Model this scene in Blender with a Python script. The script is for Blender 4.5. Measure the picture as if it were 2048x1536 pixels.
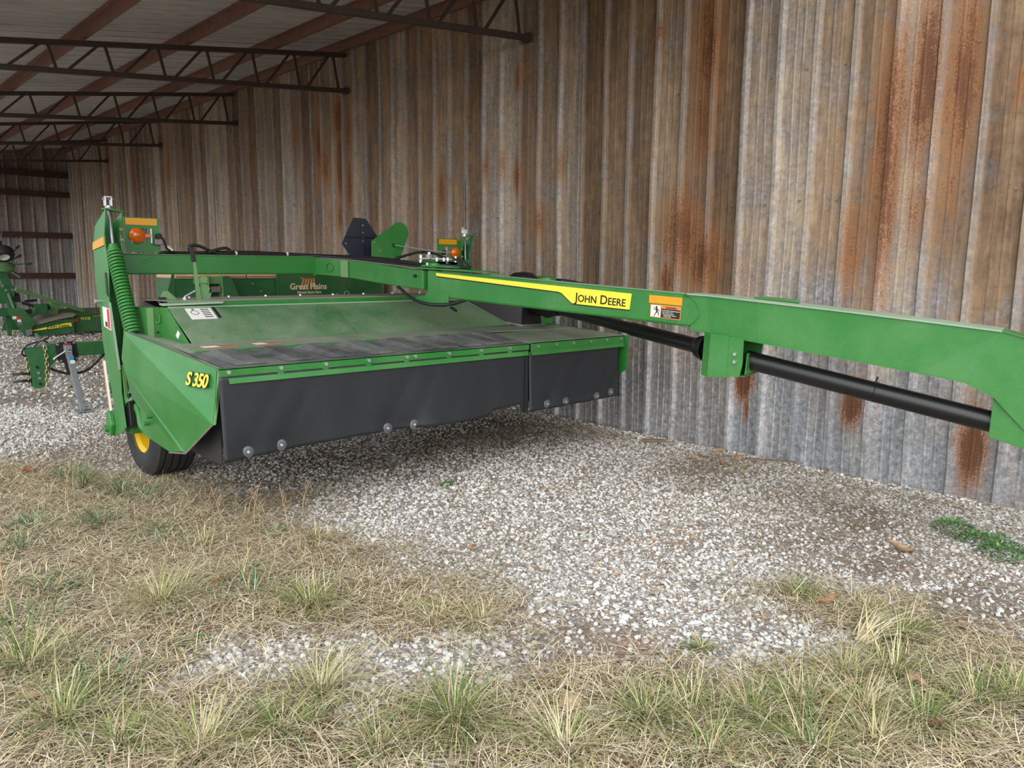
import bpy, math, random
import numpy as np
from mathutils import Vector, Matrix

# ------------------------------------------------------------------ scene, camera, light
for o in list(bpy.data.objects):
    bpy.data.objects.remove(o, do_unlink=True)
scene = bpy.context.scene
C = scene.collection
random.seed(7)
RNG = np.random.default_rng(11)

# world frame in metres: x towards the shed wall, y along the wall into the shed, z up; camera stands at the origin
YAW, PITCH, ROLL = 0.742771, 0.150358, 0.009778
cam_d = bpy.data.cameras.new('camera')
cam_d.sensor_width = 36.0
cam_d.sensor_fit = 'HORIZONTAL'
cam_d.lens = 1582.2 * 36.0 / 2048.0
cam_d.clip_start = 0.05
cam_d.clip_end = 500
cam = bpy.data.objects.new('camera', cam_d)
C.objects.link(cam)
fw = Vector((math.sin(YAW) * math.cos(PITCH), math.cos(YAW) * math.cos(PITCH), -math.sin(PITCH)))
rt = Vector((math.cos(YAW), -math.sin(YAW), 0))
up = rt.cross(fw)
r2 = rt * math.cos(ROLL) + up * math.sin(ROLL)
u2 = -rt * math.sin(ROLL) + up * math.cos(ROLL)
cam.matrix_world = Matrix(((r2.x, u2.x, -fw.x, 0), (r2.y, u2.y, -fw.y, 0), (r2.z, u2.z, -fw.z, 1.6), (0, 0, 0, 1)))
scene.camera = cam

world = bpy.data.worlds.new('overcast_sky')
scene.world = world
world.use_nodes = True
wn = world.node_tree.nodes
wn['Background'].inputs['Color'].default_value = (0.86, 0.93, 1.0, 1)
wn['Background'].inputs['Strength'].default_value = 1.2

sun_d = bpy.data.lights.new('hazy_sun', 'SUN')       # sun behind thin cloud, behind and left of the camera
sun_d.energy = 2.6
sun_d.angle = math.radians(75)
sun_d.color = (1.0, 0.96, 0.90)
sun = bpy.data.objects.new('hazy_sun', sun_d)
C.objects.link(sun)
sun.location = (-6, -8, 12)
sun.rotation_euler = Vector((0.66, 0.60, -0.46)).to_track_quat('-Z', 'Y').to_euler()

scene.view_settings.view_transform = 'Standard'
scene.view_settings.look = 'None'
scene.view_settings.gamma = 1.0
scene.view_settings.use_curve_mapping = False
scene.view_settings.exposure = 0.43

# ------------------------------------------------------------------ materials
def srgb(r, g, b):
    f = lambda c: ((c / 255.0) / 12.92) if c <= 10 else (((c / 255.0) + 0.055) / 1.055) ** 2.4
    return (f(r), f(g), f(b), 1.0)

class NT:
    def __init__(s, name):
        s.m = bpy.data.materials.new(name)
        s.m.use_nodes = True
        s.t = s.m.node_tree
        s.b = s.t.nodes['Principled BSDF']
    def n(s, kind, **kw):
        nd = s.t.nodes.new(kind)
        for k, v in kw.items():
            if k.startswith('i_'):
                nd.inputs[k[2:].replace('_', ' ')].default_value = v
            else:
                setattr(nd, k, v)
        return nd
    def l(s, a, b):
        s.t.links.new(a, b)
    def noise(s, scale, detail=4, rough=0.6, vec=None, dist=0.0):
        nd = s.n('ShaderNodeTexNoise')
        nd.inputs['Scale'].default_value = scale
        nd.inputs['Detail'].default_value = detail
        nd.inputs['Roughness'].default_value = rough
        nd.inputs['Distortion'].default_value = dist
        if vec is not None:
            s.l(vec, nd.inputs['Vector'])
        return nd.outputs['Fac']
    def ramp(s, fac, stops):
        nd = s.n('ShaderNodeValToRGB')
        e = nd.color_ramp.elements
        while len(e) < len(stops):
            e.new(0.5)
        for el, (p, c) in zip(e, stops):
            el.position = p
            el.color = c if len(c) == 4 else (*c, 1)
        s.l(fac, nd.inputs['Fac'])
        return nd.outputs['Color']
    def math(s, op, a, b=None, clamp=False):
        nd = s.n('ShaderNodeMath', operation=op)
        nd.use_clamp = clamp
        for i, v in enumerate((a, b)):
            if v is None: continue
            if isinstance(v, (int, float)): nd.inputs[i].default_value = v
            else: s.l(v, nd.inputs[i])
        return nd.outputs[0]
    def mix(s, fac, a, b, mode='MIX'):
        nd = s.n('ShaderNodeMix', data_type='RGBA', blend_type=mode)
        for i, v in ((0, fac), (6, a), (7, b)):
            if isinstance(v, (int, float)): nd.inputs[i].default_value = v
            elif isinstance(v, tuple): nd.inputs[i].default_value = v
            else: s.l(v, nd.inputs[i])
        return nd.outputs[2]
    def coord(s, which='Object', scale=(1, 1, 1)):
        tc = s.n('ShaderNodeTexCoord')
        mp = s.n('ShaderNodeMapping')
        mp.inputs['Scale'].default_value = scale
        s.l(tc.outputs[which], mp.inputs['Vector'])
        return mp.outputs['Vector']
    def attr(s, name):
        return s.n('ShaderNodeAttribute', attribute_name=name)
    def bump(s, h, strength=0.3, dist=0.01):
        nd = s.n('ShaderNodeBump')
        nd.inputs['Strength'].default_value = strength
        nd.inputs['Distance'].default_value = dist
        s.l(h, nd.inputs['Height'])
        s.l(nd.outputs['Normal'], s.b.inputs['Normal'])
    def base(s, col, rough=0.5, metal=0.0, spec=0.5, coat=0.0):
        if isinstance(col, tuple): s.b.inputs['Base Color'].default_value = col
        else: s.l(col, s.b.inputs['Base Color'])
        if isinstance(rough, (int, float)): s.b.inputs['Roughness'].default_value = rough
        else: s.l(rough, s.b.inputs['Roughness'])
        s.b.inputs['Metallic'].default_value = metal
        s.b.inputs['Specular IOR Level'].default_value = spec
        s.b.inputs['Coat Weight'].default_value = coat
        s.b.inputs['Coat Roughness'].default_value = 0.12
        return s.m

def plain(name, col, rough=0.5, metal=0.0, var=0.12, scale=20, coat=0.0, bump=0.0, spec=0.5):
    t = NT(name)
    f = t.noise(scale, 5, 0.65, t.coord())
    lo = tuple(c * (1 - var) for c in col[:3]) + (1,)
    hi = tuple(min(1, c * (1 + var)) for c in col[:3]) + (1,)
    c = t.ramp(f, [(0.3, lo), (0.7, hi)])
    if bump: t.bump(f, bump, 0.004)
    return t.base(c, rough, metal, spec, coat)

def painted(name, col, dust=0.25, rough=0.38, dcol=srgb(150, 148, 128), dlo=0.45, dhi=0.8):
    t = NT(name)
    v = t.coord()
    big = t.noise(2.2, 6, 0.65, v)
    fine = t.noise(60, 3, 0.7, v)
    c0 = t.ramp(big, [(0.3, tuple(c * 0.9 for c in col[:3])), (0.7, tuple(c * 1.1 for c in col[:3]))])
    m = t.math('MULTIPLY', t.math('ADD', t.math('MULTIPLY', big, 0.75), t.math('MULTIPLY', fine, 0.25)), 1.0)
    mk = t.ramp(m, [(dlo, (0, 0, 0)), (dhi, (1, 1, 1))])
    f = t.math('MULTIPLY', mk, dust)
    c = t.mix(f, c0, dcol)
    r = t.math('ADD', t.math('MULTIPLY', f, 0.5), rough)
    return t.base(c, r, 0, 0.5, 0.15)

GREEN = srgb(40, 118, 46)
M = {}
M['green'] = painted('green_paint', GREEN, 0.22)
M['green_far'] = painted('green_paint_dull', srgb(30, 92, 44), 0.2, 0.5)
M['green_light'] = painted('green_paint_worn', srgb(96, 140, 84), 0.45, 0.42)
M['deck'] = painted('dusty_green_deck', srgb(58, 108, 62), 0.85, 0.6, srgb(122, 136, 112), 0.36, 0.66)
M['deck_grey'] = painted('dusty_deck_strip', srgb(92, 116, 92), 0.9, 0.7, srgb(136, 138, 124), 0.32, 0.60)
M['dust_top'] = plain('dusty_top', srgb(136, 128, 120), 0.8, 0, 0.15, 30)
M['pale_green'] = painted('dusty_flange', srgb(140, 165, 140), 0.4, 0.5)
M['rubber'] = plain('black_rubber_curtain', srgb(36, 38, 42), 0.48, 0, 0.12, 9, bump=0.15)
M['mat'] = painted('dusty_rubber_mat', srgb(60, 61, 64), 0.8, 0.75, srgb(130, 129, 127), 0.38, 0.70)
M['black'] = plain('black_plastic', srgb(27, 27, 29), 0.42, 0, 0.1, 25)
M['shaft'] = plain('black_shield_tube', srgb(22, 22, 24), 0.36, 0, 0.15, 14)
M['tyre'] = plain('tyre_rubber', srgb(42, 42, 44), 0.72, 0, 0.25, 18, bump=0.2)
M['yellow'] = plain('wheel_yellow', srgb(236, 196, 32), 0.42, 0, 0.06, 12)
M['decal_yellow'] = plain('decal_yellow', srgb(250, 226, 60), 0.4, 0, 0.02, 8)
M['amber'] = plain('amber_reflector', srgb(218, 152, 18), 0.35, 0, 0.12, 220)
M['ink'] = plain('black_print', srgb(20, 20, 20), 0.5, 0, 0.02)
M['white'] = plain('white_decal', srgb(226, 224, 220), 0.5, 0, 0.03)
M['orange'] = plain('orange_decal', srgb(226, 130, 52), 0.5, 0, 0.03)
M['red'] = plain('red_decal', srgb(190, 52, 46), 0.5, 0, 0.04)
M['blue'] = plain('blue_decal', srgb(60, 130, 200), 0.5, 0, 0.04)
M['zinc'] = plain('zinc_steel', srgb(200, 200, 202), 0.32, 0.85, 0.12, 40)
M['galv'] = plain('galvanised_jack', srgb(150, 156, 160), 0.45, 0.55, 0.15, 25)
M['steel'] = plain('grey_steel', srgb(128, 124, 126), 0.5, 0.4, 0.15, 25)
M['chain'] = plain('yellow_zinc_chain', srgb(176, 166, 128), 0.4, 0.7, 0.15, 30)
M['hose'] = plain('black_hose', srgb(24, 24, 26), 0.5, 0, 0.1, 30)
M['sign'] = plain('sign_back_black', srgb(40, 44, 56), 0.5, 0, 0.12, 12)
M['tan'] = plain('tan_lid', srgb(204, 166, 124), 0.5, 0, 0.06, 10)
M['cream'] = plain('cream_print', srgb(226, 208, 176), 0.5, 0, 0.03)
M['orange_print'] = plain('orange_print', srgb(200, 140, 80), 0.5, 0, 0.03)
M['truss'] = plain('brown_primer_steel', srgb(66, 52, 46), 0.65, 0, 0.2, 14)
M['purlin'] = plain('red_oxide_purlin', srgb(124, 88, 74), 0.65, 0, 0.18, 9)
M['girt'] = plain('maroon_girt', srgb(66, 38, 34), 0.65, 0, 0.2, 9)
M['stone_grey'] = plain('grey_stone', srgb(150, 148, 146), 0.85, 0, 0.2, 60, bump=0.5)
M['stone_tan'] = plain('tan_stone', srgb(176, 150, 122), 0.85, 0, 0.2, 60, bump=0.5)
M['stone_white'] = plain('white_limestone', srgb(214, 212, 208), 0.85, 0, 0.12, 60, bump=0.4)
M['stone_orange'] = plain('orange_stone', srgb(178, 150, 126), 0.85, 0, 0.15, 60, bump=0.4)
M['leaf'] = plain('dry_leaf', srgb(158, 130, 104), 0.7, 0, 0.25, 30)
M['leaf_red'] = plain('rust_leaf', srgb(158, 112, 78), 0.7, 0, 0.25, 30)
M['wood'] = plain('weathered_wood', srgb(112, 94, 78), 0.8, 0, 0.25, 40)
t = NT('amber_lens'); t.b.inputs['Transmission Weight'].default_value = 0.25
M['lens'] = t.base(srgb(232, 112, 18), 0.15, 0, 0.6, 0.4)

# ------------------------------------------------------------------ mesh helpers
ORG = {}
class MB:
    def __init__(s):
        s.v = []; s.f = []
    def add(s, vs, fs):
        k = len(s.v)
        s.v += [tuple(map(float, p)) for p in vs]
        s.f += [tuple(i + k for i in f) for f in fs]
        return s
    def box(s, a, b):
        (x0, y0, z0), (x1, y1, z1) = a, b
        return s.add([(x0, y0, z0), (x1, y0, z0), (x1, y1, z0), (x0, y1, z0), (x0, y0, z1), (x1, y0, z1), (x1, y1, z1), (x0, y1, z1)],
                     [(3, 2, 1, 0), (4, 5, 6, 7), (0, 1, 5, 4), (1, 2, 6, 5), (2, 3, 7, 6), (3, 0, 4, 7)])
    def obox(s, c, ax, ay, az):
        c, ax, ay, az = Vector(c), Vector(ax), Vector(ay), Vector(az)
        vs = [c + ax * i + ay * j + az * k for k in (-1, 1) for j in (-1, 1) for i in (-1, 1)]
        return s.add(vs, [(0, 2, 3, 1), (4, 5, 7, 6), (0, 1, 5, 4), (1, 3, 7, 5), (3, 2, 6, 7), (2, 0, 4, 6)])
    def bar(s, p, q, w, h, upv=(0, 0, 1)):
        p, q = Vector(p), Vector(q)
        d = (q - p); L = d.length; d.normalize()
        u = Vector(upv); sd = d.cross(u)
        if sd.length < 1e-4: sd = d.cross(Vector((1, 0, 0)))
        sd.normalize(); u = sd.cross(d)
        return s.obox((p + q) / 2, d * L / 2, sd * w / 2, u * h / 2)
    def prism(s, poly, vec):
        n = len(poly); vec = Vector(vec)
        vs = [Vector(p) for p in poly]
        nr = Vector((0, 0, 0))
        for i in range(n):
            nr += (vs[i] - vs[0]).cross(vs[(i + 1) % n] - vs[0])
        if nr.dot(vec) > 0: vs = vs[::-1]
        return s.add(vs + [p + vec for p in vs], [tuple(range(n)), tuple(range(2 * n - 1, n - 1, -1))] +
                     [(i, i + n, (i + 1) % n + n, (i + 1) % n) for i in range(n)])
    def tube(s, pts, r, n=10, caps=True, r1=None):
        pts = [Vector(p) for p in pts]
        m = len(pts); k = len(s.v)
        prev = None
        for i, p in enumerate(pts):
            d = (pts[min(i + 1, m - 1)] - pts[max(i - 1, 0)]).normalized()
            if prev is None:
                a = d.cross(Vector((0, 0, 1)))
                if a.length < 1e-3: a = d.cross(Vector((1, 0, 0)))
            else:
                a = prev - d * prev.dot(d)
            a.normalize(); prev = a
            b = d.cross(a)
            rr = r if r1 is None else r + (r1 - r) * i / (m - 1)
            for j in range(n):
                t = 2 * math.pi * j / n
                s.v.append(tuple(p + (a * math.cos(t) + b * math.sin(t)) * rr))
        for i in range(m - 1):
            for j in range(n):
                a0 = k + i * n + j; a1 = k + i * n + (j + 1) % n
                s.f.append((a0, a1, a1 + n, a0 + n))
        if caps:
            s.f.append(tuple(k + j for j in range(n))[::-1])
            s.f.append(tuple(k + (m - 1) * n + j for j in range(n)))
        return s
    def cyl(s, p, q, r, n=16, r1=None):
        return s.tube([p, q], r, n, True, r1)
    def lathe(s, c, axis, prof, n=28):
        """prof = (radius, along) pairs, revolved about axis through c"""
        c, d = Vector(c), Vector(axis).normalized()
        a = d.cross(Vector((0, 0, 1)))
        if a.length < 1e-3: a = d.cross(Vector((1, 0, 0)))
        a.normalize(); b = d.cross(a)
        k = len(s.v); m = len(prof)
        for (r, h) in prof:
            for j in range(n):
                t = 2 * math.pi * j / n
                s.v.append(tuple(c + d * h + (a * math.cos(t) + b * math.sin(t)) * r))
        for i in range(m - 1):
            for j in range(n):
                a0 = k + i * n + j; a1 = k + i * n + (j + 1) % n
                s.f.append((a0, a1, a1 + n, a0 + n))
        return s
    def torus(s, c, axis, R, r, n=24, m=8):
        prof = [(R + r * math.cos(2 * math.pi * i / m), r * math.sin(2 * math.pi * i / m)) for i in range(m + 1)]
        return s.lathe(c, axis, prof, n)
    def disc(s, c, axis, r, h, n=16):
        d = Vector(axis).normalized()
        return s.cyl(Vector(c) - d * h / 2, Vector(c) + d * h / 2, r, n)
    def build(s, name, mat, parent=None, bevel=0.0, smooth=False, label=None):
        o0 = ORG.get(parent.name, Vector((0, 0, 0))) if parent else Vector((0, 0, 0))
        me = bpy.data.meshes.new(name)
        me.from_pydata([(x - o0.x, y - o0.y, z - o0.z) for x, y, z in s.v], [], s.f)
        me.validate()
        me.update()
        me.materials.append(M[mat] if isinstance(mat, str) else mat)
        o = bpy.data.objects.new(name, me)
        C.objects.link(o)
        if parent:
            o.parent = parent
        ORG[o.name] = o0
        if smooth:
            me.polygons.foreach_set('use_smooth', [True] * len(me.polygons))
            if smooth == 'auto':
                try: me.set_sharp_from_angle(angle=math.radians(40))
                except Exception: pass
        if bevel:
            b = o.modifiers.new('edge', 'BEVEL'); b.width = bevel; b.segments = 2; b.limit_method = 'ANGLE'
            b.angle_limit = math.radians(35); b.harden_normals = False
        if label: o['label'] = label
        return o

def thing(name, loc, label, cat, group=None):
    o = bpy.data.objects.new(name, None)
    o.empty_display_size = 0.2
    C.objects.link(o)
    o.location = loc
    ORG[o.name] = Vector(loc)
    o['label'] = label; o['category'] = cat
    if group: o['group'] = group
    return o

def tag(o, label, cat, group=None):
    o['label'] = label; o['category'] = cat
    if group: o['group'] = group
    return o

def struct_empty(name, loc=(0, 0, 0), label=None):
    o = bpy.data.objects.new(name, None)
    C.objects.link(o)
    o.location = loc
    ORG[o.name] = Vector(loc)
    o['kind'] = 'structure'
    if label: o['label'] = label
    return o

def text(name, body, size, origin, right, upv, mat, parent, bold=0.0, depth=0.0012, small=False, align='LEFT', space=1.0, label=None, shear=0.0):
    cu = bpy.data.curves.new(name, 'FONT')
    cu.body = body
    cu.size = size
    cu.extrude = depth
    cu.offset = bold
    cu.align_x = align
    cu.space_character = space
    cu.shear = shear
    cu.resolution_u = 4
    if small:
        cu.small_caps_scale = 0.8
        for i, ch in enumerate(body):
            if ch.islower(): cu.body_format[i].use_small_caps = True
    ob = bpy.data.objects.new(name, cu)
    C.objects.link(ob)
    dg = bpy.context.evaluated_depsgraph_get()
    dg.update()
    me = bpy.data.meshes.new_from_object(ob.evaluated_get(dg))
    bpy.data.objects.remove(ob, do_unlink=True)
    bpy.data.curves.remove(cu)
    r = Vector(right).normalized(); u = Vector(upv); u = (u - r * u.dot(r)).normalized(); n = r.cross(u)
    o0 = ORG[parent.name]
    org = Vector(origin)
    for v in me.vertices:
        v.co = org + r * v.co.x + u * v.co.y + n * v.co.z - o0
    me.materials.clear()
    me.materials.append(M[mat])
    o = bpy.data.objects.new(name, me)
    C.objects.link(o); o.parent = parent
    ORG[o.name] = o0
    if label: o['label'] = label
    return o

def smoothpath(pts, k=6):
    pts = [Vector(p) for p in pts]
    out = []
    P = [pts[0]] + pts + [pts[-1]]
    for i in range(1, len(P) - 2):
        a, b, c, d = P[i - 1], P[i], P[i + 1], P[i + 2]
        for j in range(k):
            t = j / k
            out.append(0.5 * ((2 * b) + (c - a) * t + (2 * a - 5 * b + 4 * c - d) * t * t + (-a + 3 * b - 3 * c + d) * t ** 3))
    out.append(pts[-1])
    return out
# ------------------------------------------------------------------ corrugated wall, end wall, roof
def rib_profile(w=0.914, h=0.038):
    """across coordinate / height of one ribbed steel sheet: three major ribs, two small ribs between each"""
    pts = []
    p = w / 3
    for k in range(3):
        c = k * p
        pts += [(c, h), (c + 0.015, h), (c + 0.036, 0.0)]
        for q in (0.118, 0.187):
            pts += [(c + q - 0.011, 0), (c + q - 0.006, 0.0035), (c + q + 0.006, 0.0035), (c + q + 0.011, 0)]
        pts += [(c + p - 0.036, 0), (c + p - 0.015, h)]
    pts += [(w + 0.016, h), (w + 0.040, 0.002)]
    return pts

def value_noise(x, y, seed):
    r = np.random.default_rng(seed)
    g = r.random((64, 64))
    xi = np.floor(x).astype(int); yi = np.floor(y).astype(int)
    fx = x - xi; fy = y - yi
    fx = fx * fx * (3 - 2 * fx); fy = fy * fy * (3 - 2 * fy)
    G = lambda a, b: g[a % 64, b % 64]
    return (G(xi, yi) * (1 - fx) + G(xi + 1, yi) * fx) * (1 - fy) + (G(xi, yi + 1) * (1 - fx) + G(xi + 1, yi + 1) * fx) * fy

# rust patches on the long wall: (y, z, half-width, half-height, strength)
RUST = [(4.74, 3.58, 0.034, 0.1, 1), (4.66, 3.69, 0.022, 0.09, 0.7), (4.15, 3.47, 0.13, 0.46, 0.75), (4.18, 2.86, 0.112, 0.38, 0.65),
        (4.34, 1.88, 0.239, 0.4, 0.7), (4.12, 1.65, 0.205, 0.26, 0.75), (4.49, 1.47, 0.079, 0.18, 0.8), (2.57, 2.45, 0.1, 0.98, 0.7),
        (2.33, 2.93, 0.086, 0.65, 0.75), (2.08, 2.86, 0.106, 0.63, 0.75), (2.32, 2.01, 0.102, 0.32, 0.5), (2.1, 2.14, 0.064, 0.27, 0.5),
        (1.75, 2.81, 0.04, 0.16, 0.5), (3.64, 0.63, 0.067, 0.17, 1), (3.61, 0.37, 0.024, 0.11, 1), (2.68, 0.54, 0.077, 0.16, 1),
        (1.82, 0.34, 0.081, 0.25, 1), (2.77, 1.73, 0.084, 0.34, 0.6), (2.96, 2.38, 0.024, 0.34, 0.35), (10.32, 3.64, 0.123, 0.31, 0.9),
        (10.31, 2.98, 0.096, 0.56, 0.85), (10.33, 2.28, 0.084, 0.28, 0.7), (10.91, 3.32, 0.074, 0.43, 0.8), (10.69, 3.01, 0.087, 0.28, 0.6),
        (10.06, 3.44, 0.066, 0.41, 0.7), (10.05, 2.68, 0.067, 0.41, 0.8), (11.55, 3.6, 0.143, 0.67, 0.45), (17.02, 3.53, 0.14, 0.59, 0.6),
        (19.24, 3.39, 0.135, 0.43, 0.5), (20.99, 3.86, 0.155, 0.58, 0.4), (7.9, 2.46, 0.06, 0.24, 0.7), (7.08, 2.71, 0.044, 0.19, 0.6),
        (6.8, 2.69, 0.042, 0.22, 0.5), (6.56, 2.56, 0.056, 0.19, 0.8), (6.56, 3.57, 0.047, 0.13, 0.9), (7.37, 3.44, 0.054, 0.14, 0.5),
        (5.87, 2.62, 0.043, 0.18, 0.5), (9.19, 2.63, 0.036, 0.16, 0.5), (15.54, 3.69, 0.242, 0.55, 0.3), (14.69, 2.89, 0.135, 0.63, 0.3),
        (13.18, 3.22, 0.153, 0.66, 0.35), (6.19, 2.07, 0.076, 0.16, 0.4), (3.26, 0.29, 0.045, 0.08, 0.3)]

def rusty_metal(name, far=False):
    t = NT(name)
    tc = t.n('ShaderNodeTexCoord')
    mp = t.n('ShaderNodeMapping'); mp.inputs['Scale'].default_value = (1, 1, 0.10)
    t.l(tc.outputs['Object'], mp.inputs['Vector'])
    streak = t.noise(6, 5, 0.62, mp.outputs['Vector'])
    streak2 = t.noise(30, 5, 0.7, mp.outputs['Vector'])
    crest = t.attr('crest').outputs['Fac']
    bay = t.attr('bay').outputs['Fac']
    blot = t.noise(3.2, 8, 0.7, tc.outputs['Object'], 0.4)
    fine = t.noise(70, 5, 0.75, tc.outputs['Object'])
    spang = t.noise(26, 6, 0.8, tc.outputs['Object'])
    rust = t.attr('rust').outputs['Fac']
    film = t.attr('film').outputs['Fac']
    tone = t.attr('tone').outputs['Fac']
    zinc = t.ramp(t.math('ADD', t.math('MULTIPLY', spang, 0.6), t.math('MULTIPLY', streak, 0.4)),
                  [(0.36, srgb(128, 133, 142)), (0.5, srgb(172, 176, 182)), (0.62, srgb(228, 230, 234))])
    tan = t.ramp(t.math('ADD', t.math('ADD', t.math('MULTIPLY', streak, 0.38), t.math('MULTIPLY', streak2, 0.22)), t.math('ADD', t.math('MULTIPLY', blot, 0.26), t.math('MULTIPLY', bay, 0.14))),
                 [(0.34, srgb(80, 60, 44)), (0.44, srgb(122, 98, 74)), (0.53, srgb(154, 130, 104)), (0.64, srgb(204, 188, 164))])
    mf = t.math('ADD', film, t.math('MULTIPLY', t.math('SUBTRACT', blot, 0.5), 1.5))
    mf = t.math('ADD', mf, t.math('MULTIPLY', t.math('SUBTRACT', streak, 0.5), 0.7))
    mf = t.math('ADD', mf, t.math('MULTIPLY', t.math('SUBTRACT', 0.55, bay), 0.3))
    mf = t.math('SUBTRACT', mf, t.math('MULTIPLY', crest, 0.25), True)  # film thinned on rib crests so they read as catching light
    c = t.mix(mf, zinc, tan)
    c = t.mix(t.math('MULTIPLY', crest, 0.16), c, srgb(206, 202, 194))  # painted highlight: paler tint along the rib crests
    # warm brown run-off film
    rb = t.ramp(t.math('ADD', t.math('MULTIPLY', streak, 0.7), t.math('MULTIPLY', blot, 0.3)), [(0.5, (0, 0, 0)), (0.72, (1, 1, 1))])
    c = t.mix(t.math('MULTIPLY', rb, t.math('MULTIPLY', film, 0.55)), c, srgb(136, 100, 62))
    # mottled weathering: pale scuffs and dark grime
    mot = t.noise(13, 10, 0.78, tc.outputs['Object'], 0.3)
    mk = t.ramp(mot, [(0.34, (0.66, 0.64, 0.62)), (0.47, (0.93, 0.93, 0.93)), (0.56, (1.02, 1.02, 1.02)), (0.70, (1.28, 1.28, 1.28))])
    c = t.mix(0.85, c, mk, 'MULTIPLY')
    # rust patches with ragged edges
    rr = t.math('ADD', rust, t.math('MULTIPLY', t.math('SUBTRACT', fine, 0.5), 1.5))
    rr = t.math('ADD', rr, t.math('MULTIPLY', t.math('SUBTRACT', mot, 0.5), 0.8))
    rr = t.math('ADD', rr, t.math('MULTIPLY', t.math('SUBTRACT', streak2, 0.5), 0.9))
    soft = t.ramp(rr, [(0.22, (0, 0, 0)), (0.6, (1, 1, 1))])
    hard = t.ramp(rr, [(0.62, (0, 0, 0)), (0.74, (1, 1, 1))])
    soft_f = t.math('MULTIPLY', soft, 0.8)
    c = t.mix(soft_f, c, srgb(150, 98, 52))
    rc = t.ramp(fine, [(0.35, srgb(70, 42, 30)), (0.6, srgb(118, 72, 42))])
    c = t.mix(t.math('MULTIPLY', hard, 0.9), c, rc)
    # dark specks and scratches
    sp = t.ramp(t.noise(24, 8, 0.85, tc.outputs['Object']), [(0.68, (0, 0, 0)), (0.74, (1, 1, 1))])
    c = t.mix(t.math('MULTIPLY', sp, 0.6), c, srgb(70, 54, 42))
    c = t.mix(1.0, c, (0.93, 0.92, 0.91, 1), 'MULTIPLY')
    tn = t.n('ShaderNodeCombineColor')
    for i in range(3): t.l(tone, tn.inputs[i])
    c = t.mix(1.0, c, tn.outputs[0], 'MULTIPLY')
    t.bump(t.math('ADD', t.math('MULTIPLY', blot, 1.0), t.math('MULTIPLY', fine, 0.1)), 0.25, 0.012)
    t.base(c, t.math('ADD', 0.40, t.math('MULTIPLY', mf, 0.3)), 0.0, 0.5)
    t.l(t.math('MULTIPLY', t.math('SUBTRACT', 1.0, t.math('MAXIMUM', mf, soft_f)), 0.45, True), t.b.inputs['Metallic'])
    return t.m

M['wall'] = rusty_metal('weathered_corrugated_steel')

def sheet(name, parent, origin, across, outv, w, h, mat, seed, rows, rust=None, film=None, tone=1.0, dent=0.004, height_fn=None, overlap=0.0):
    """one ribbed steel sheet standing on origin, running along `across`, ribs standing out along `outv`"""
    pr = rib_profile(w)
    A = Vector(across); O = Vector(outv)
    n = len(pr); zz = np.linspace(0, 1, rows)
    u = np.array([p[0] for p in pr]); hh = np.array([p[1] for p in pr])
    U, Z = np.meshgrid(u, zz)
    Hh = np.tile(hh, (rows, 1))
    top = np.full(n, h) if height_fn is None else np.array([height_fn(x) for x in u])
    Zr = Z * top[None, :]
    wob = (value_noise(U * 2.1 + seed * 3.7, Zr * 1.3 + seed, seed) - 0.5) * dent * 3 + (value_noise(U * 7 + seed, Zr * 2.5, seed + 1) - 0.5) * dent
    side = (value_noise(U * 0 + seed * 1.3, Zr * 1.1 + seed * 2.2, seed + 2) - 0.5) * dent * 3
    edge = np.clip((U - w * 0.0), 0, 1)
    out = Hh + wob + overlap
    X = origin[0] + A.x * (U + side) + O.x * out
    Y = origin[1] + A.y * (U + side) + O.y * out
    Zw = origin[2] + Zr
    vs = np.stack([X, Y, Zw], -1).reshape(-1, 3)
    fs = []
    for i in range(rows - 1):
        for j in range(n - 1):
            a = i * n + j
            fs.append((a, a + 1, a + n + 1, a + n))
    nrm = A.cross(Vector((0, 0, 1)))
    if nrm.dot(O) < 0: fs = [f[::-1] for f in fs]
    mb = MB(); mb.v = [tuple(p) for p in vs]; mb.f = fs
    ob = mb.build(name, mat, parent)
    me = ob.data
    al = U * abs(A.x) + 0
    coord_along = (Y if abs(A.y) > 0.5 else X).reshape(-1)
    zf = Zw.reshape(-1)
    at = me.attributes.new('rust', 'FLOAT', 'POINT')
    rv = np.zeros(len(vs))
    for (cy, cz, ry, rz, s) in (rust or []):
        d = ((coord_along - cy) / (ry * 1.25)) ** 2 + ((zf - cz) / (rz * 1.25)) ** 2
        rv = np.maximum(rv, s * 1.1 * np.exp(-d * 0.9))
    rv += np.clip(value_noise(coord_along * 4 + seed, zf * 0.7, 31) - 0.70, 0, 1) * 0.9
    at.data.foreach_set('value', rv.astype(np.float32))
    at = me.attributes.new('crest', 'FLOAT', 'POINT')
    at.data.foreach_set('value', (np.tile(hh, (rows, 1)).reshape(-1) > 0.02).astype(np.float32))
    br_ = np.random.default_rng(seed + 500).random(8)
    at = me.attributes.new('bay', 'FLOAT', 'POINT')
    at.data.foreach_set('value', br_[np.clip((U.reshape(-1) / (w / 3)).astype(int), 0, 3)].astype(np.float32))
    at = me.attributes.new('film', 'FLOAT', 'POINT')
    at.data.foreach_set('value', (film(coord_along, zf) if film else np.full(len(vs), 0.6)).astype(np.float32))
    at = me.attributes.new('tone', 'FLOAT', 'POINT')
    at.data.foreach_set('value', np.full(len(vs), tone, np.float32))
    return ob

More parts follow.
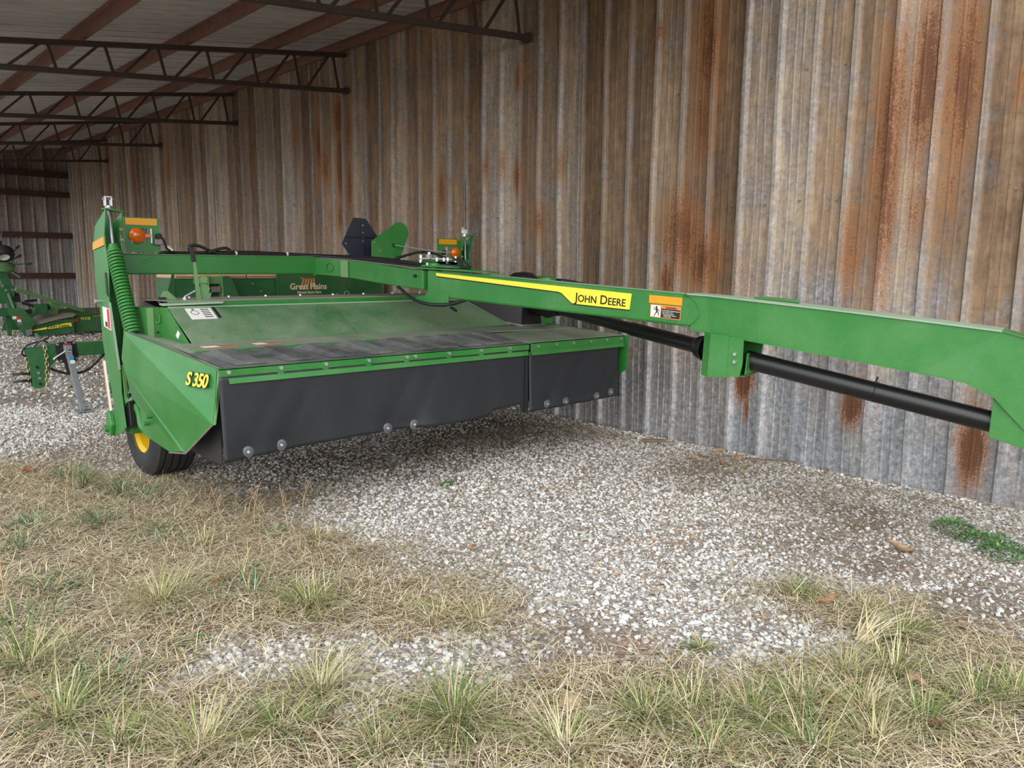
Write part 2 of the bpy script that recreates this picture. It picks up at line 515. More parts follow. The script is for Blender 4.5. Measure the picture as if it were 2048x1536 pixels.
WX = 6.07
wall_right = struct_empty('wall_right', (WX, 11.0, 0), 'tall rusty corrugated steel shed wall')
def wfilm(y, z):
    far = np.clip((y - 5.6) / 1.2, 0, 1)
    near = np.clip((z - 0.3) / 1.5, 0.08, 0.92)
    return far * (0.90 - 0.3 * np.clip((1.0 - z), 0, 1)) + (1 - far) * near
PW = 0.914
tr = random.Random(5)
for k in range(-7, 22):
    y0 = 4.68 + PW * k
    wdt = PW if k < 21 else 24.65 - y0
    tone = tr.uniform(0.88, 1.06)
    rows = 80 if k < 8 else 36
    film_off = tr.uniform(-0.08, 0.10)
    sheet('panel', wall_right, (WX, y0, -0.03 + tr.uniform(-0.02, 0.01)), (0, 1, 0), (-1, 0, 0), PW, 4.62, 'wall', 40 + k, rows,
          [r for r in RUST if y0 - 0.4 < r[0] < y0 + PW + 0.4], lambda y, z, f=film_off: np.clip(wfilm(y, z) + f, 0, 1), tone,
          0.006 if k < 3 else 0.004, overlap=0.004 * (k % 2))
# screws along the girt lines of the nearest sheets
sc = MB()
for zz in (0.12, 1.05, 2.1, 3.1):
    for k in range(0, 22):
        yy = 1.05 + k * 0.3047 + 0.045
        sc.disc((WX - 0.004, yy, zz + (k * 37 % 5) * 0.006), (1, 0, 0), 0.008, 0.012, 6)
so = sc.build('screws', 'steel', wall_right); so['kind'] = 'stuff'

EY = 24.62
wall_back = struct_empty('wall_back', (2.0, EY, 0), 'dim corrugated steel end wall of the shed')
for k in range(0, 9):
    x0 = 6.05 - PW * (k + 1)
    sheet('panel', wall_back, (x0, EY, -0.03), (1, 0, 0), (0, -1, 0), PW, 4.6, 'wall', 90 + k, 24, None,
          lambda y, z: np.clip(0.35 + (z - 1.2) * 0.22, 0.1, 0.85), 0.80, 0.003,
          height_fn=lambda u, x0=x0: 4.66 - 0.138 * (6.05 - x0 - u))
for z in (1.17, 2.25, 3.34, 3.86):
    g = MB().box((-2.1, EY - 0.13, z - 0.075), (6.0, EY - 0.035, z + 0.075)).build('girt', 'girt', wall_back)

# roof: slopes down from the wall towards the open side
RS = 0.138
EAVE_X = 0.7  # eave edge lies out of view, pulled in to let more light inside
ROOF_Y0 = 2.4
def roof_z(x): return 4.60 - RS * (6.05 - x)
t = NT('galvanised_roof_sheet')
v = t.coord('Object', (0.12, 1, 1))
M['roof'] = t.base(t.ramp(t.noise(10, 6, 0.65, v), [(0.3, srgb(172, 170, 168)), (0.7, srgb(222, 220, 218))]), 0.45, 0.25)
ceiling = struct_empty('ceiling', (2.2, 13.5, 0), 'grey corrugated steel roof on red-brown purlins')
nroof = int(round((EY - ROOF_Y0) / PW))
pw2 = (EY - ROOF_Y0) / nroof
pr = rib_profile(pw2, 0.036)
proto = None
for k in range(nroof):
    y0 = ROOF_Y0 + k * pw2
    if proto is None:
        mb = MB()
        n = len(pr)
        for x in (EAVE_X, 6.10):
            for (a, hgt) in pr:
                mb.v.append((x, y0 + a, roof_z(x) + 0.005 + hgt))
        mb.f = [(j + n, j + n + 1, j + 1, j) for j in range(n - 1)]
        proto = mb.build('roof_panel', 'roof', ceiling)
    else:
        o = proto.copy(); C.objects.link(o); o.parent = ceiling
        o.location = Vector((0, k * pw2, 0))
for x in (5.98, 5.0, 3.86, 2.70, 1.54, 0.38, -0.78, -1.52):
    z = roof_z(x)
    mb = MB()
    mb.box((x - 0.006, ROOF_Y0, z - 0.115), (x, EY, z - 0.002))
    mb.box((x - 0.06, ROOF_Y0, z - 0.008), (x, EY, z - 0.002))
    mb.box((x, ROOF_Y0, z - 0.115), (x + 0.05, EY, z - 0.109))
    mb.build('purlin', 'purlin', ceiling)

# tapered parallel trusses carrying the purlins
def make_truss(y, label):
    r = thing('roof_truss', (6.0, y, 3.95), label, 'truss', 'roof trusses spanning from the wall')
    zt = lambda x: 4.43 - RS * (6.05 - x)
    zb = lambda x: 3.955 - 0.0876 * (6.05 - x)
    MB().bar((EAVE_X + 0.05, y, zt(EAVE_X + 0.05)), (6.03, y, zt(6.03)), 0.06, 0.055).build('top_chord', 'truss', r)
    MB().bar((EAVE_X + 0.05, y, zb(EAVE_X + 0.05)), (6.04, y, zb(6.04)), 0.06, 0.055).build('bottom_chord', 'truss', r)
    MB().box((5.995, y - 0.05, 3.91), (6.04, y + 0.05, 3.995)).build('end_plate', 'truss', r)
    xs = [5.91 - 0.58 * i for i in range(12)]
    for xb in xs:
        MB().bar((xb - 0.08, y, zt(xb - 0.08)), (xb, y, zb(xb)), 0.022, 0.03, (1, 0, 0)).build('web', 'truss', r)
        if xb - 0.45 > EAVE_X:
            MB().bar((xb - 0.49, y, zb(xb - 0.49)), (xb - 0.13, y, zt(xb - 0.13)), 0.022, 0.03, (1, 0, 0)).build('web', 'truss', r)
    return r
tl = ['nearest brown steel roof truss, crossing the top edge of the view above the mower', 'second brown steel roof truss, its whole wall end in view',
      'third brown steel roof truss, behind the fully visible one', 'fourth brown steel roof truss deep in the shed', 'fifth brown steel roof truss, last before the end wall']
for i, y in enumerate((6.37, 10.03, 13.69, 17.38, 21.03)):
    make_truss(y, tl[i])
# eave beam and posts along the open side
eb = thing('eave_frame', (EAVE_X, 13.5, 0), 'brown steel eave beam on posts along the open side of the shed', 'frame')
MB().box((EAVE_X - 0.06, ROOF_Y0, 3.22), (EAVE_X + 0.06, EY, 3.38)).build('beam', 'truss', eb)
for y in (10.03, 17.38, 24.4):
    MB().cyl((EAVE_X, y, -0.05), (EAVE_X, y, 3.24), 0.06, 14).build('post', 'truss', eb, smooth='auto')
# ------------------------------------------------------------------ mower-conditioner
mower = thing('mower_conditioner', (3.56, 5.4, 0), 'large green pull-type mower conditioner with black rubber curtains and long tongue', 'mower')
def V3(*a): return Vector(a)

# --- left end shield: three flat facets folded along two creases
P = dict(A=(1.66, 5.651, 1.132), B=(1.80, 4.471, 0.987), C=(1.77, 4.439, 0.811), D=(1.72, 4.366, 0.686), E=(1.715, 4.787, 0.451),
         E1=(1.705, 4.83, 0.45), F=(1.705, 5.039, 0.41), G=(1.70, 5.514, 0.445), H=(1.695, 5.528, 0.615), H2=(1.69, 5.665, 0.679),
         I=(1.65, 5.702, 0.943), K1=(1.653, 5.60, 1.112), K2=(1.640, 5.608, 0.858))
def shield(parent, flip=None):
    ks = list(P)
    idx = {k: i for i, k in enumerate(ks)}
    tri = [('A', 'B', 'C', 'D', 'K1'), ('K1', 'D', 'E', 'E1', 'K2', 'I'), ('K2', 'E1', 'F', 'G', 'H', 'H2', 'I')]
    tri[1] = ('K1', 'D', 'E', 'E1', 'K2'); tri[2] = ('K2', 'E1', 'F', 'G', 'H', 'H2'); extra = [('K1', 'K2', 'I'), ('K2', 'H2', 'I'), ('A', 'K1', 'I')]
    mb = MB()
    pts = [Vector(P[k]) for k in ks]
    if flip: pts = [Vector((flip - p.x, p.y, p.z)) for p in pts]
    mb.v = [tuple(p) for p in pts]
    mb.f = [tuple(idx[k] for k in f) for f in tri + extra]
    o = mb.build('end_shield', 'green', parent)
    sol = o.modifiers.new('thick', 'SOLIDIFY'); sol.thickness = 0.006; sol.offset = 0
    return o
es = shield(mower)
# folded top return flange of the shield
MB().prism([(1.80, 4.475, 0.987), (1.77, 4.443, 0.811), (1.72, 4.37, 0.686), (1.725, 4.362, 0.684), (1.778, 4.432, 0.811), (1.808, 4.462, 0.985)], (0.012, 0.004, 0)).build('edge_strip', 'green_light', es)
MB().prism([(1.715, 4.785, 0.451), (1.72, 4.37, 0.686), (1.72, 4.362, 0.681), (1.715, 4.782, 0.441), (1.706, 5.04, 0.401), (1.706, 5.04, 0.41)], (-0.008, 0, 0)).build('edge_strip', 'steel', es)
for (y, z) in ((5.30, 0.600), (5.36, 0.545)):
    MB().disc((1.672, y, z), (1, 0, 0), 0.016, 0.03, 6).build('bolt', 'green', es)
# model number
ra = Vector((1.773, 4.568, 0.950)) - Vector((1.739, 4.779, 0.948))
ua = Vector((1.739, 4.779, 0.948)) - Vector((1.721, 4.733, 0.870))
org = Vector((1.7185, 4.738, 0.872))
nn = ra.cross(ua).normalized()
if nn.x > 0: nn = -nn
text('lettering', 'S 350', 0.112, org + nn * 0.005, ra, ua, 'ink', es, bold=0.0062, space=0.92)
text('lettering', 'S 350', 0.112, org + nn * 0.0075, ra, ua, 'decal_yellow', es, bold=0.0022, space=0.92, label='yellow model number on the green shield')
er = MB().prism([(5.335, 4.37, 1.0), (5.335, 4.36, 0.70), (5.335, 4.42, 0.655), (5.335, 5.5, 0.45), (5.335, 5.65, 1.07)], (0.008, 0, 0)).build('end_shield', 'green', mower, 0.002)
MB().box((5.335, 4.352, 0.70), (5.36, 4.362, 1.0)).build('edge_strip', 'green', er)

# --- front rails with bolt rows
rail = MB()
rail.box((1.775, 4.385, 0.950), (4.205, 4.395, 0.995)).box((1.775, 4.385, 0.987), (4.205, 4.44, 0.995))
rl = rail.build('front_rail', 'green', mower, 0.002)
lip = MB()
lip.prism([(1.83, 4.386, 0.938), (4.19, 4.386, 0.938), (4.19, 4.372, 0.908), (1.83, 4.372, 0.908)], (0, 0.006, 0.002))
for x in (2.15, 2.45, 2.76, 3.06, 3.42, 3.72, 4.0):
    lip.box((x - 0.02, 4.384, 0.930), (x + 0.02, 4.39, 0.955))
lip.build('lip', 'green', rl)
for x in (1.83, 2.15, 2.45, 2.76, 3.06, 3.13, 3.42, 3.72, 4.0):
    MB().disc((x, 4.382, 0.974), (0, 1, 0), 0.013, 0.014, 6).build('bolt', 'zinc', rl)
rr_ = MB()
rr_.box((4.215, 4.375, 0.935), (5.33, 4.385, 1.0)).box((4.215, 4.375, 0.992), (5.33, 4.44, 1.0))
rr_.prism([(4.215, 4.376, 0.935), (5.33, 4.376, 0.935), (5.33, 4.362, 0.905), (4.215, 4.362, 0.905)], (0, 0.006, 0.002))
ro = rr_.build('front_rail', 'green', mower, 0.002)
for x in (4.29, 4.49, 4.69, 4.90, 5.10, 5.29):
    MB().disc((x, 4.372, 0.972), (0, 1, 0), 0.011, 0.012, 6).build('bolt', 'zinc', ro)

# --- rubber curtains
def curtain(x0, x1, ztop, bottom, seed, washers, name='rubber_curtain', yb=4.392):
    nx = int((x1 - x0) / 0.025); nz = 22
    xs = np.linspace(x0, x1, nx + 1)
    mb = MB()
    for j in range(nz + 1):
        t = j / nz
        for x in xs:
            zb = bottom(x)
            z = ztop + (zb - ztop) * t
            dent = 0.0
            for (wx, wz) in washers:
                dent += 0.020 * math.exp(-((x - wx) / 0.10) ** 2 - ((z - wz) / 0.10) ** 2)
                dent += 0.010 * math.exp(-(((x - wx) - (z - wz) * 0.55) / 0.05) ** 2) * t * (1 - t) * 2
            wave = 0.022 * math.sin(x * 3.1 + seed) + 0.010 * math.sin(x * 8.3 + seed * 2 + z * 2) + 0.006 * math.sin(x * 17 + seed)
            mb.v.append((x, yb + t * t * (wave - 0.015) + dent * 0.8, z))
    n = nx + 1
    for j in range(nz):
        for i in range(nx):
            mb.f.append((j * n + i, (j + 1) * n + i, (j + 1) * n + i + 1, j * n + i + 1))
    o = mb.build(name, 'rubber', mower, smooth=True)
    s = o.modifiers.new('thick', 'SOLIDIFY'); s.thickness = 0.006; s.offset = 1
    for (wx, wz) in washers:
        yy = yb - 0.014 + 0.0
        t = (wz - ztop) / (bottom(wx) - ztop)
        wave = 0.022 * math.sin(wx * 3.1 + seed) + 0.010 * math.sin(wx * 8.3 + seed * 2 + wz * 2) + 0.006 * math.sin(wx * 17 + seed)
        yy = yb + t * t * (wave - 0.015) + 0.016 - 0.006
        w = MB().lathe((wx, yy, wz), (0, -1, 0), [(0.036, -0.004), (0.036, 0.002), (0.033, 0.004), (0.012, 0.004), (0.0, 0.004)], 24).build('washer', 'galv_dark', o, smooth='auto')
        MB().lathe((wx, yy - 0.006, wz), (0, -1, 0), [(0.011, -0.004), (0.010, 0.006), (0.004, 0.009), (0.0, 0.009)], 10).build('bolt', 'zinc', w, smooth='auto')
    return o
M['galv_dark'] = plain('dull_washer', srgb(112, 114, 118), 0.42, 0.6, 0.12, 40)
def botL(x):
    z = 0.452 + 0.03 * max(0, min(1, (x - 1.8) / 0.6)) + 0.006 * math.sin(x * 5)
    if 3.79 < x < 4.12:
        z = 0.53 - 0.02 * max(0, (3.90 - x) / 0.11)
    if x >= 4.12: z = 0.466
    return z
cl = curtain(1.775, 4.165, 0.95, botL, 0.6, [(1.93, 0.491), (2.148, 0.498), (2.903, 0.504), (3.111, 0.504)])
cr = curtain(4.20, 5.268, 0.935, lambda x: 0.462 + 0.02 * (x - 4.2), 2.4, [(4.396, 0.503), (4.597, 0.501), (4.974, 0.506), (5.167, 0.52)], yb=4.384)
MB().box((4.155, 4.39, 0.455), (4.205, 4.398, 0.95)).build('side_curtain', 'rubber', mower)
# side curtain hanging inside the end shield
MB().box((1.80, 4.46, 0.42), (1.806, 5.5, 0.95)).build('side_curtain', 'rubber', mower)

# --- black ribbed deflector mats
def zdeck(y): return 0.995 + (y - 4.40) * 0.055
def mat_panel(x0, x1, ribs):
    b = MB().prism([(x0, 4.40, 0.992), (x1, 4.40, 0.992), (x1, 4.96, zdeck(4.96)), (x0 , 4.96, zdeck(4.96))], (0, 0, 0.008)).build('deflector_mat', 'mat', mower)
    for x in ribs:
        mb = MB()
        z0, z1 = zdeck(4.44) + 0.008, zdeck(4.93) + 0.006
        w = 0.185
        # raised plateau: low ramp in front, steep cheek on its left side
        vs = [(x, 4.43, z0), (x + w, 4.43, z0), (x + w + 0.02, 4.93, z1), (x - 0.02, 4.93, z1),
              (x + 0.045, 4.45, z0 + 0.012), (x + w - 0.02, 4.45, z0 + 0.012), (x + w - 0.02, 4.84, z1 + 0.030), (x + 0.045, 4.84, z1 + 0.030)]
        mb.add(vs, [(4, 5, 6, 7), (0, 1, 5, 4), (1, 2, 6, 5), (2, 3, 7, 6), (3, 0, 4, 7)])
        mb.build('rib', 'mat', b, 0.006)
    return b
mat_panel(1.83, 3.085, [1.90, 2.22, 2.52, 2.82])
mat_panel(3.10, 4.20, [3.16, 3.38, 3.60, 3.80, 3.99])

# --- deck strips, hood panels
def slab(name, x0, x1, ys, th, mat, parent, bev=0.002):
    mb = MB()
    (y0, z0), (y1, z1) = ys
    mb.prism([(x0, y0, z0), (x1, y0, z0), (x1, y1, z1), (x0, y1, z1)], (0, 0, -th))
    return mb.build(name, mat, parent, bev)
d1 = slab('deck_strip', 1.84, 3.205, ((4.955, 1.045), (5.27, 1.062)), 0.022, 'deck_grey', mower)
d2 = slab('deck_strip', 3.215, 4.30, ((4.955, 1.045), (5.27, 1.062)), 0.022, 'deck_grey', mower)
for x0, x1 in ((1.86, 3.20), (3.22, 4.30)):
    MB().box((x0, 4.949, 1.018), (x1, 4.957, 1.044)).build('strip_edge', 'green', mower, 0.002)
slab('deck_plate', 4.22, 5.335, ((4.40, 1.005), (5.62, 1.055)), 0.012, 'deck_grey', mower)
MB().prism([(4.30, 4.955, 1.047), (5.335, 4.955, 1.030), (5.335, 5.62, 1.058), (4.30, 5.62, 1.07)], (0, 0, -0.01)).build('deck_plate', 'deck_grey', mower)
sd_ = MB(); sd_.add([(1.665, 5.648, 1.131), (1.803, 4.474, 0.986), (1.86, 4.48, 0.988), (1.86, 4.96, 1.020), (1.955, 5.25, 1.045), (1.955, 5.95, 1.07), (1.80, 5.95, 1.10)], [(0, 1, 2, 3, 4, 5, 6)])
sdo = sd_.build('side_deck', 'deck_grey', mower); _m = sdo.modifiers.new('thick', 'SOLIDIFY'); _m.thickness = 0.006; _m.offset = -1
hx = [1.955, 3.222, 4.06, 4.80]
for i in range(3):
    mb = MB().prism([(hx[i] + 0.003, 5.25, 1.064), (hx[i + 1] - 0.003, 5.25, 1.064), (hx[i + 1] - 0.003, 5.66, 1.278), (hx[i] + 0.003, 5.66, 1.278)], (0, 0.004, -0.008))
    h = mb.build('hood_panel', 'deck', mower, 0.002)
    for fx in (0.12, 0.88):
        for (y, z) in ((5.30, 1.096), (5.62, 1.262)):
            MB().disc((hx[i] + (hx[i + 1] - hx[i]) * fx, y, z), (0, -0.46, 0.89), 0.009, 0.01, 6).build('bolt', 'deck', h)
# pale worn fold along the top of the hood
MB().box((1.955, 5.655, 1.270), (4.80, 5.668, 1.284)).build('hood_fold', 'pale_green', mower)
# hood left cheek and gusset box
MB().prism([(1.953, 5.25, 1.04), (1.953, 5.80, 1.04), (1.953, 5.80, 1.276), (1.953, 5.66, 1.280)], (-0.006, 0, 0)).build('hood_cheek', 'green', mower)
gb = MB().box((1.86, 5.80, 1.05), (1.953, 6.02, 1.275)).build('gusset_box', 'green', mower, 0.006)
MB().box((1.858, 5.792, 1.05), (1.90, 5.80, 1.275)).build('gusset_plate', 'green_light', gb)
MB().tube(smoothpath([(1.912, 5.795, 1.17), (1.93, 5.78, 1.17), (1.935, 5.775, 1.185), (1.935, 5.775, 1.225)], 4), 0.005, 8).build('hook', 'green', gb)
MB().disc((1.925, 5.797, 1.10), (0, 1, 0), 0.008, 0.006, 10).build('hole', 'black', gb)
MB().prism([(1.949, 5.47, 1.075), (1.949, 5.43, 1.115), (1.949, 5.47, 1.135), (1.949, 5.51, 1.095)], (-0.004, 0, 0)).build('decal', 'white', mower)
# info plate, lever slot
dv = Vector((0, 0.41, 0.214)).normalized()
q0 = Vector((2.03, 5.62, 1.258))
def onhood(x, t, off=0.0): return Vector((x, 5.25 + 0.41 * t, 1.064 + 0.214 * t)) + Vector((0, -0.463, 0.886)) * off
MB().prism([onhood(2.06, 0.63, 0.002), onhood(2.24, 0.63, 0.002), onhood(2.24, 0.95, 0.002), onhood(2.06, 0.95, 0.002)], Vector((0, -0.463, 0.886)) * 0.002).build('information_plate', 'white', mower)
for i in range(5):
    MB().prism([onhood(2.16, 0.68 + i * 0.055, 0.0045), onhood(2.22, 0.68 + i * 0.055, 0.0045), onhood(2.22, 0.70 + i * 0.055, 0.0045), onhood(2.16, 0.70 + i * 0.055, 0.0045)], (0, 0, 0.0006)).build('print_line', 'ink', mower)
MB().torus(onhood(2.11, 0.82, 0.0045), (0, -0.463, 0.886), 0.026, 0.002, 20, 6).build('print_dial', 'ink', mower)
MB().prism([onhood(2.255, 0.66, 0.001), onhood(2.275, 0.66, 0.001), onhood(2.275, 0.98, 0.001), onhood(2.255, 0.98, 0.001)], (0, 0, 0.001)).build('lever_slot', 'black', mower)
# safety decals lying on the deck strip
for (x0, x1, m1) in ((1.95, 2.17, 'orange'), (2.30, 2.47, 'orange')):
    y0 = 5.02
    d = MB().box((x0, y0, 1.0505), (x1, y0 + 0.10, 1.0535)).build('safety_decal', m1, d1)
    MB().box((x0 + 0.005, y0 + 0.005, 1.0536), (x0 + (x1 - x0) * 0.45, y0 + 0.095, 1.0545)).build('decal_picture', 'white', d)
    MB().box((x0 + (x1 - x0) * 0.5, y0 + 0.005, 1.0536), (x1 - 0.006, y0 + 0.07, 1.0545)).build('decal_text', 'steel', d)

# --- conditioner hood behind, body underneath
rh = MB().box((1.98, 5.72, 1.272), (4.95, 5.735, 1.318)).build('rear_hood_front', 'green', mower, 0.003)
MB().prism([(1.98, 5.72, 1.322), (4.95, 5.72, 1.322), (4.95, 6.30, 1.318), (1.98, 6.30, 1.318)], (0, 0, -0.006)).build('rear_hood_top', 'dust_top', mower)
MB().prism([(1.98, 5.669, 1.282), (4.95, 5.669, 1.282), (4.95, 5.735, 1.275), (1.98, 5.735, 1.275)], (0, 0, -0.006)).build('rear_hood_gutter', 'green', mower)
for i in range(9):
    MB().disc((2.3 + i * 0.31, 6.18, 1.324), (0, 0, 1), 0.012, 0.014, 6).build('bolt', 'zinc', mower)
body = MB()
body.prism([(1.90, 4.75, 0.50), (1.90, 4.95, 0.90), (1.90, 5.25, 1.03), (1.90, 5.70, 1.24), (1.90, 6.25, 1.30), (1.90, 6.35, 0.75), (1.90, 5.6, 0.40)], (3.30, 0, 0))
body.v = [(x + 0.08, y, z) for x, y, z in body.v]
body.build('header_body', 'black', mower)
MB().box((1.85, 4.60, 0.49), (5.25, 4.90, 0.57)).build('cutterbar', 'black', mower, 0.01)
# hatch lid lying on the hood, lever, latch
MB().prism([(1.93, 5.69, 1.288), (2.33, 5.62, 1.300), (2.36, 5.66, 1.306), (2.33, 5.70, 1.306), (1.93, 5.76, 1.294)], (0, 0, 0.012)).build('hatch_plate', 'pale_green', mower, 0.003)
lv = MB().prism([(2.235, 5.86, 1.26), (2.275, 5.86, 1.26), (2.238, 5.86, 1.60), (2.222, 5.86, 1.60)], (0, 0.008, 0)).build('lever', 'green_light', mower)
MB().bar((2.228, 5.862, 1.595), (2.212, 5.862, 1.70), 0.032, 0.020, (0, 1, 0)).build('lever_grip', 'black', lv, 0.004)
MB().prism([(2.28, 5.88, 1.30), (2.33, 5.88, 1.30), (2.355, 5.88, 1.37), (2.325, 5.88, 1.36), (2.315, 5.88, 1.345), (2.345, 5.88, 1.40), (2.30, 5.88, 1.45), (2.275, 5.88, 1.45)], (0, 0.01, 0)).build('latch_hook', 'green_light', lv)
MB().prism([(2.27, 5.87, 1.44), (2.32, 5.87, 1.44), (2.32, 5.87, 1.48), (2.305, 5.87, 1.49), (2.27, 5.87, 1.48)], (0, 0.03, 0)).build('latch_cap', 'green_light', lv)
MB().tube([(2.22, 5.85, 1.385), (2.14, 5.84, 1.345), (2.14, 5.84, 1.32)], 0.007, 8).build('latch_rod', 'zinc', lv)
MB().disc((2.14, 5.84, 1.325), (0, 0, 1), 0.016, 0.03, 10).build('latch_nut', 'zinc', lv)
bk = MB().prism([(1.99, 5.95, 1.30), (2.03, 5.95, 1.38), (2.06, 5.95, 1.385), (2.12, 5.95, 1.33), (2.12, 5.95, 1.30)], (0, 0.012, 0)).build('hinge_bracket', 'green_light', mower)
MB().box((2.00, 5.93, 1.29), (2.04, 5.97, 1.34)).build('hinge_block', 'black', bk)

# --- swing frame: cross beam, arm to the pivot
cb = MB().box((1.84, 6.42, 1.495), (3.53, 6.57, 1.648)).build('cross_beam', 'green', mower, 0.012)
MB().box((1.90, 6.435, 1.649), (3.53, 6.56, 1.652)).build('beam_dust', 'dust_top', cb)
MB().prism([(1.90, 6.418, 1.50), (1.90, 6.418, 1.64), (2.15, 6.418, 1.635), (2.05, 6.418, 1.60), (1.97, 6.418, 1.52)], (0, -0.006, 0)).build('beam_gusset', 'green', cb)
MB().box((3.53, 6.50, 1.50), (5.25, 6.66, 1.63)).build('cross_beam', 'green', mower, 0.012)
arm = MB()
A0, A1 = [(3.50, 6.415, 1.491), (3.50, 6.415, 1.634)], [(3.745, 5.12, 1.392), (3.745, 5.12, 1.543)]
k = [(3.60, 5.9, 1.470, 1.612)]
pts = [(3.50, 6.42, 1.491, 1.636), (3.62, 6.10, 1.474, 1.622), (3.68, 5.75, 1.437, 1.596), (3.71, 5.45, 1.412, 1.566), (3.735, 5.12, 1.392, 1.543)]
vs = []
for (x, y, z0, z1) in pts:
    vs += [(x, y, z0), (x, y, z1), (x + 0.20, y + 0.02, z1), (x + 0.20, y + 0.02, z0)]
fs = []
for i in range(len(pts) - 1):
    a = i * 4
    for j in range(4):
        fs.append((a + j, a + 4 + j, a + 4 + (j + 1) % 4, a + (j + 1) % 4))
fs += [(0, 1, 2, 3), (16, 19, 18, 17)]
fs = [f[::-1] for f in fs]
arm.add(vs, fs)
ar = arm.build('swing_arm', 'green', mower, 0.008)
MB().torus((3.555, 6.255, 1.556), (-0.93, -0.36, 0), 0.038, 0.004, 24, 6).build('arm_ring', 'green', ar)
MB().prism([(3.596, 6.13, 1.478), (3.596, 6.13, 1.622), (3.622, 6.05, 1.616), (3.622, 6.05, 1.472)], (-0.006, -0.002, 0)).build('arm_plate', 'green_light', ar)
MB().prism([(3.51, 6.40, 1.638), (3.63, 6.10, 1.624), (3.69, 5.75, 1.598), (3.745, 5.14, 1.546), (3.92, 5.14, 1.546), (3.80, 6.40, 1.638)], (0, 0, 0.004)).build('arm_dust', 'dust_top', ar)
MB().box((3.495, 6.408, 1.485), (3.507, 6.44, 1.65)).build('weld_plate', 'green', ar)
MB().disc((3.715, 5.20, 1.50), (-1, -0.05, 0), 0.012, 0.02, 10).build('grease_fitting', 'black', ar)

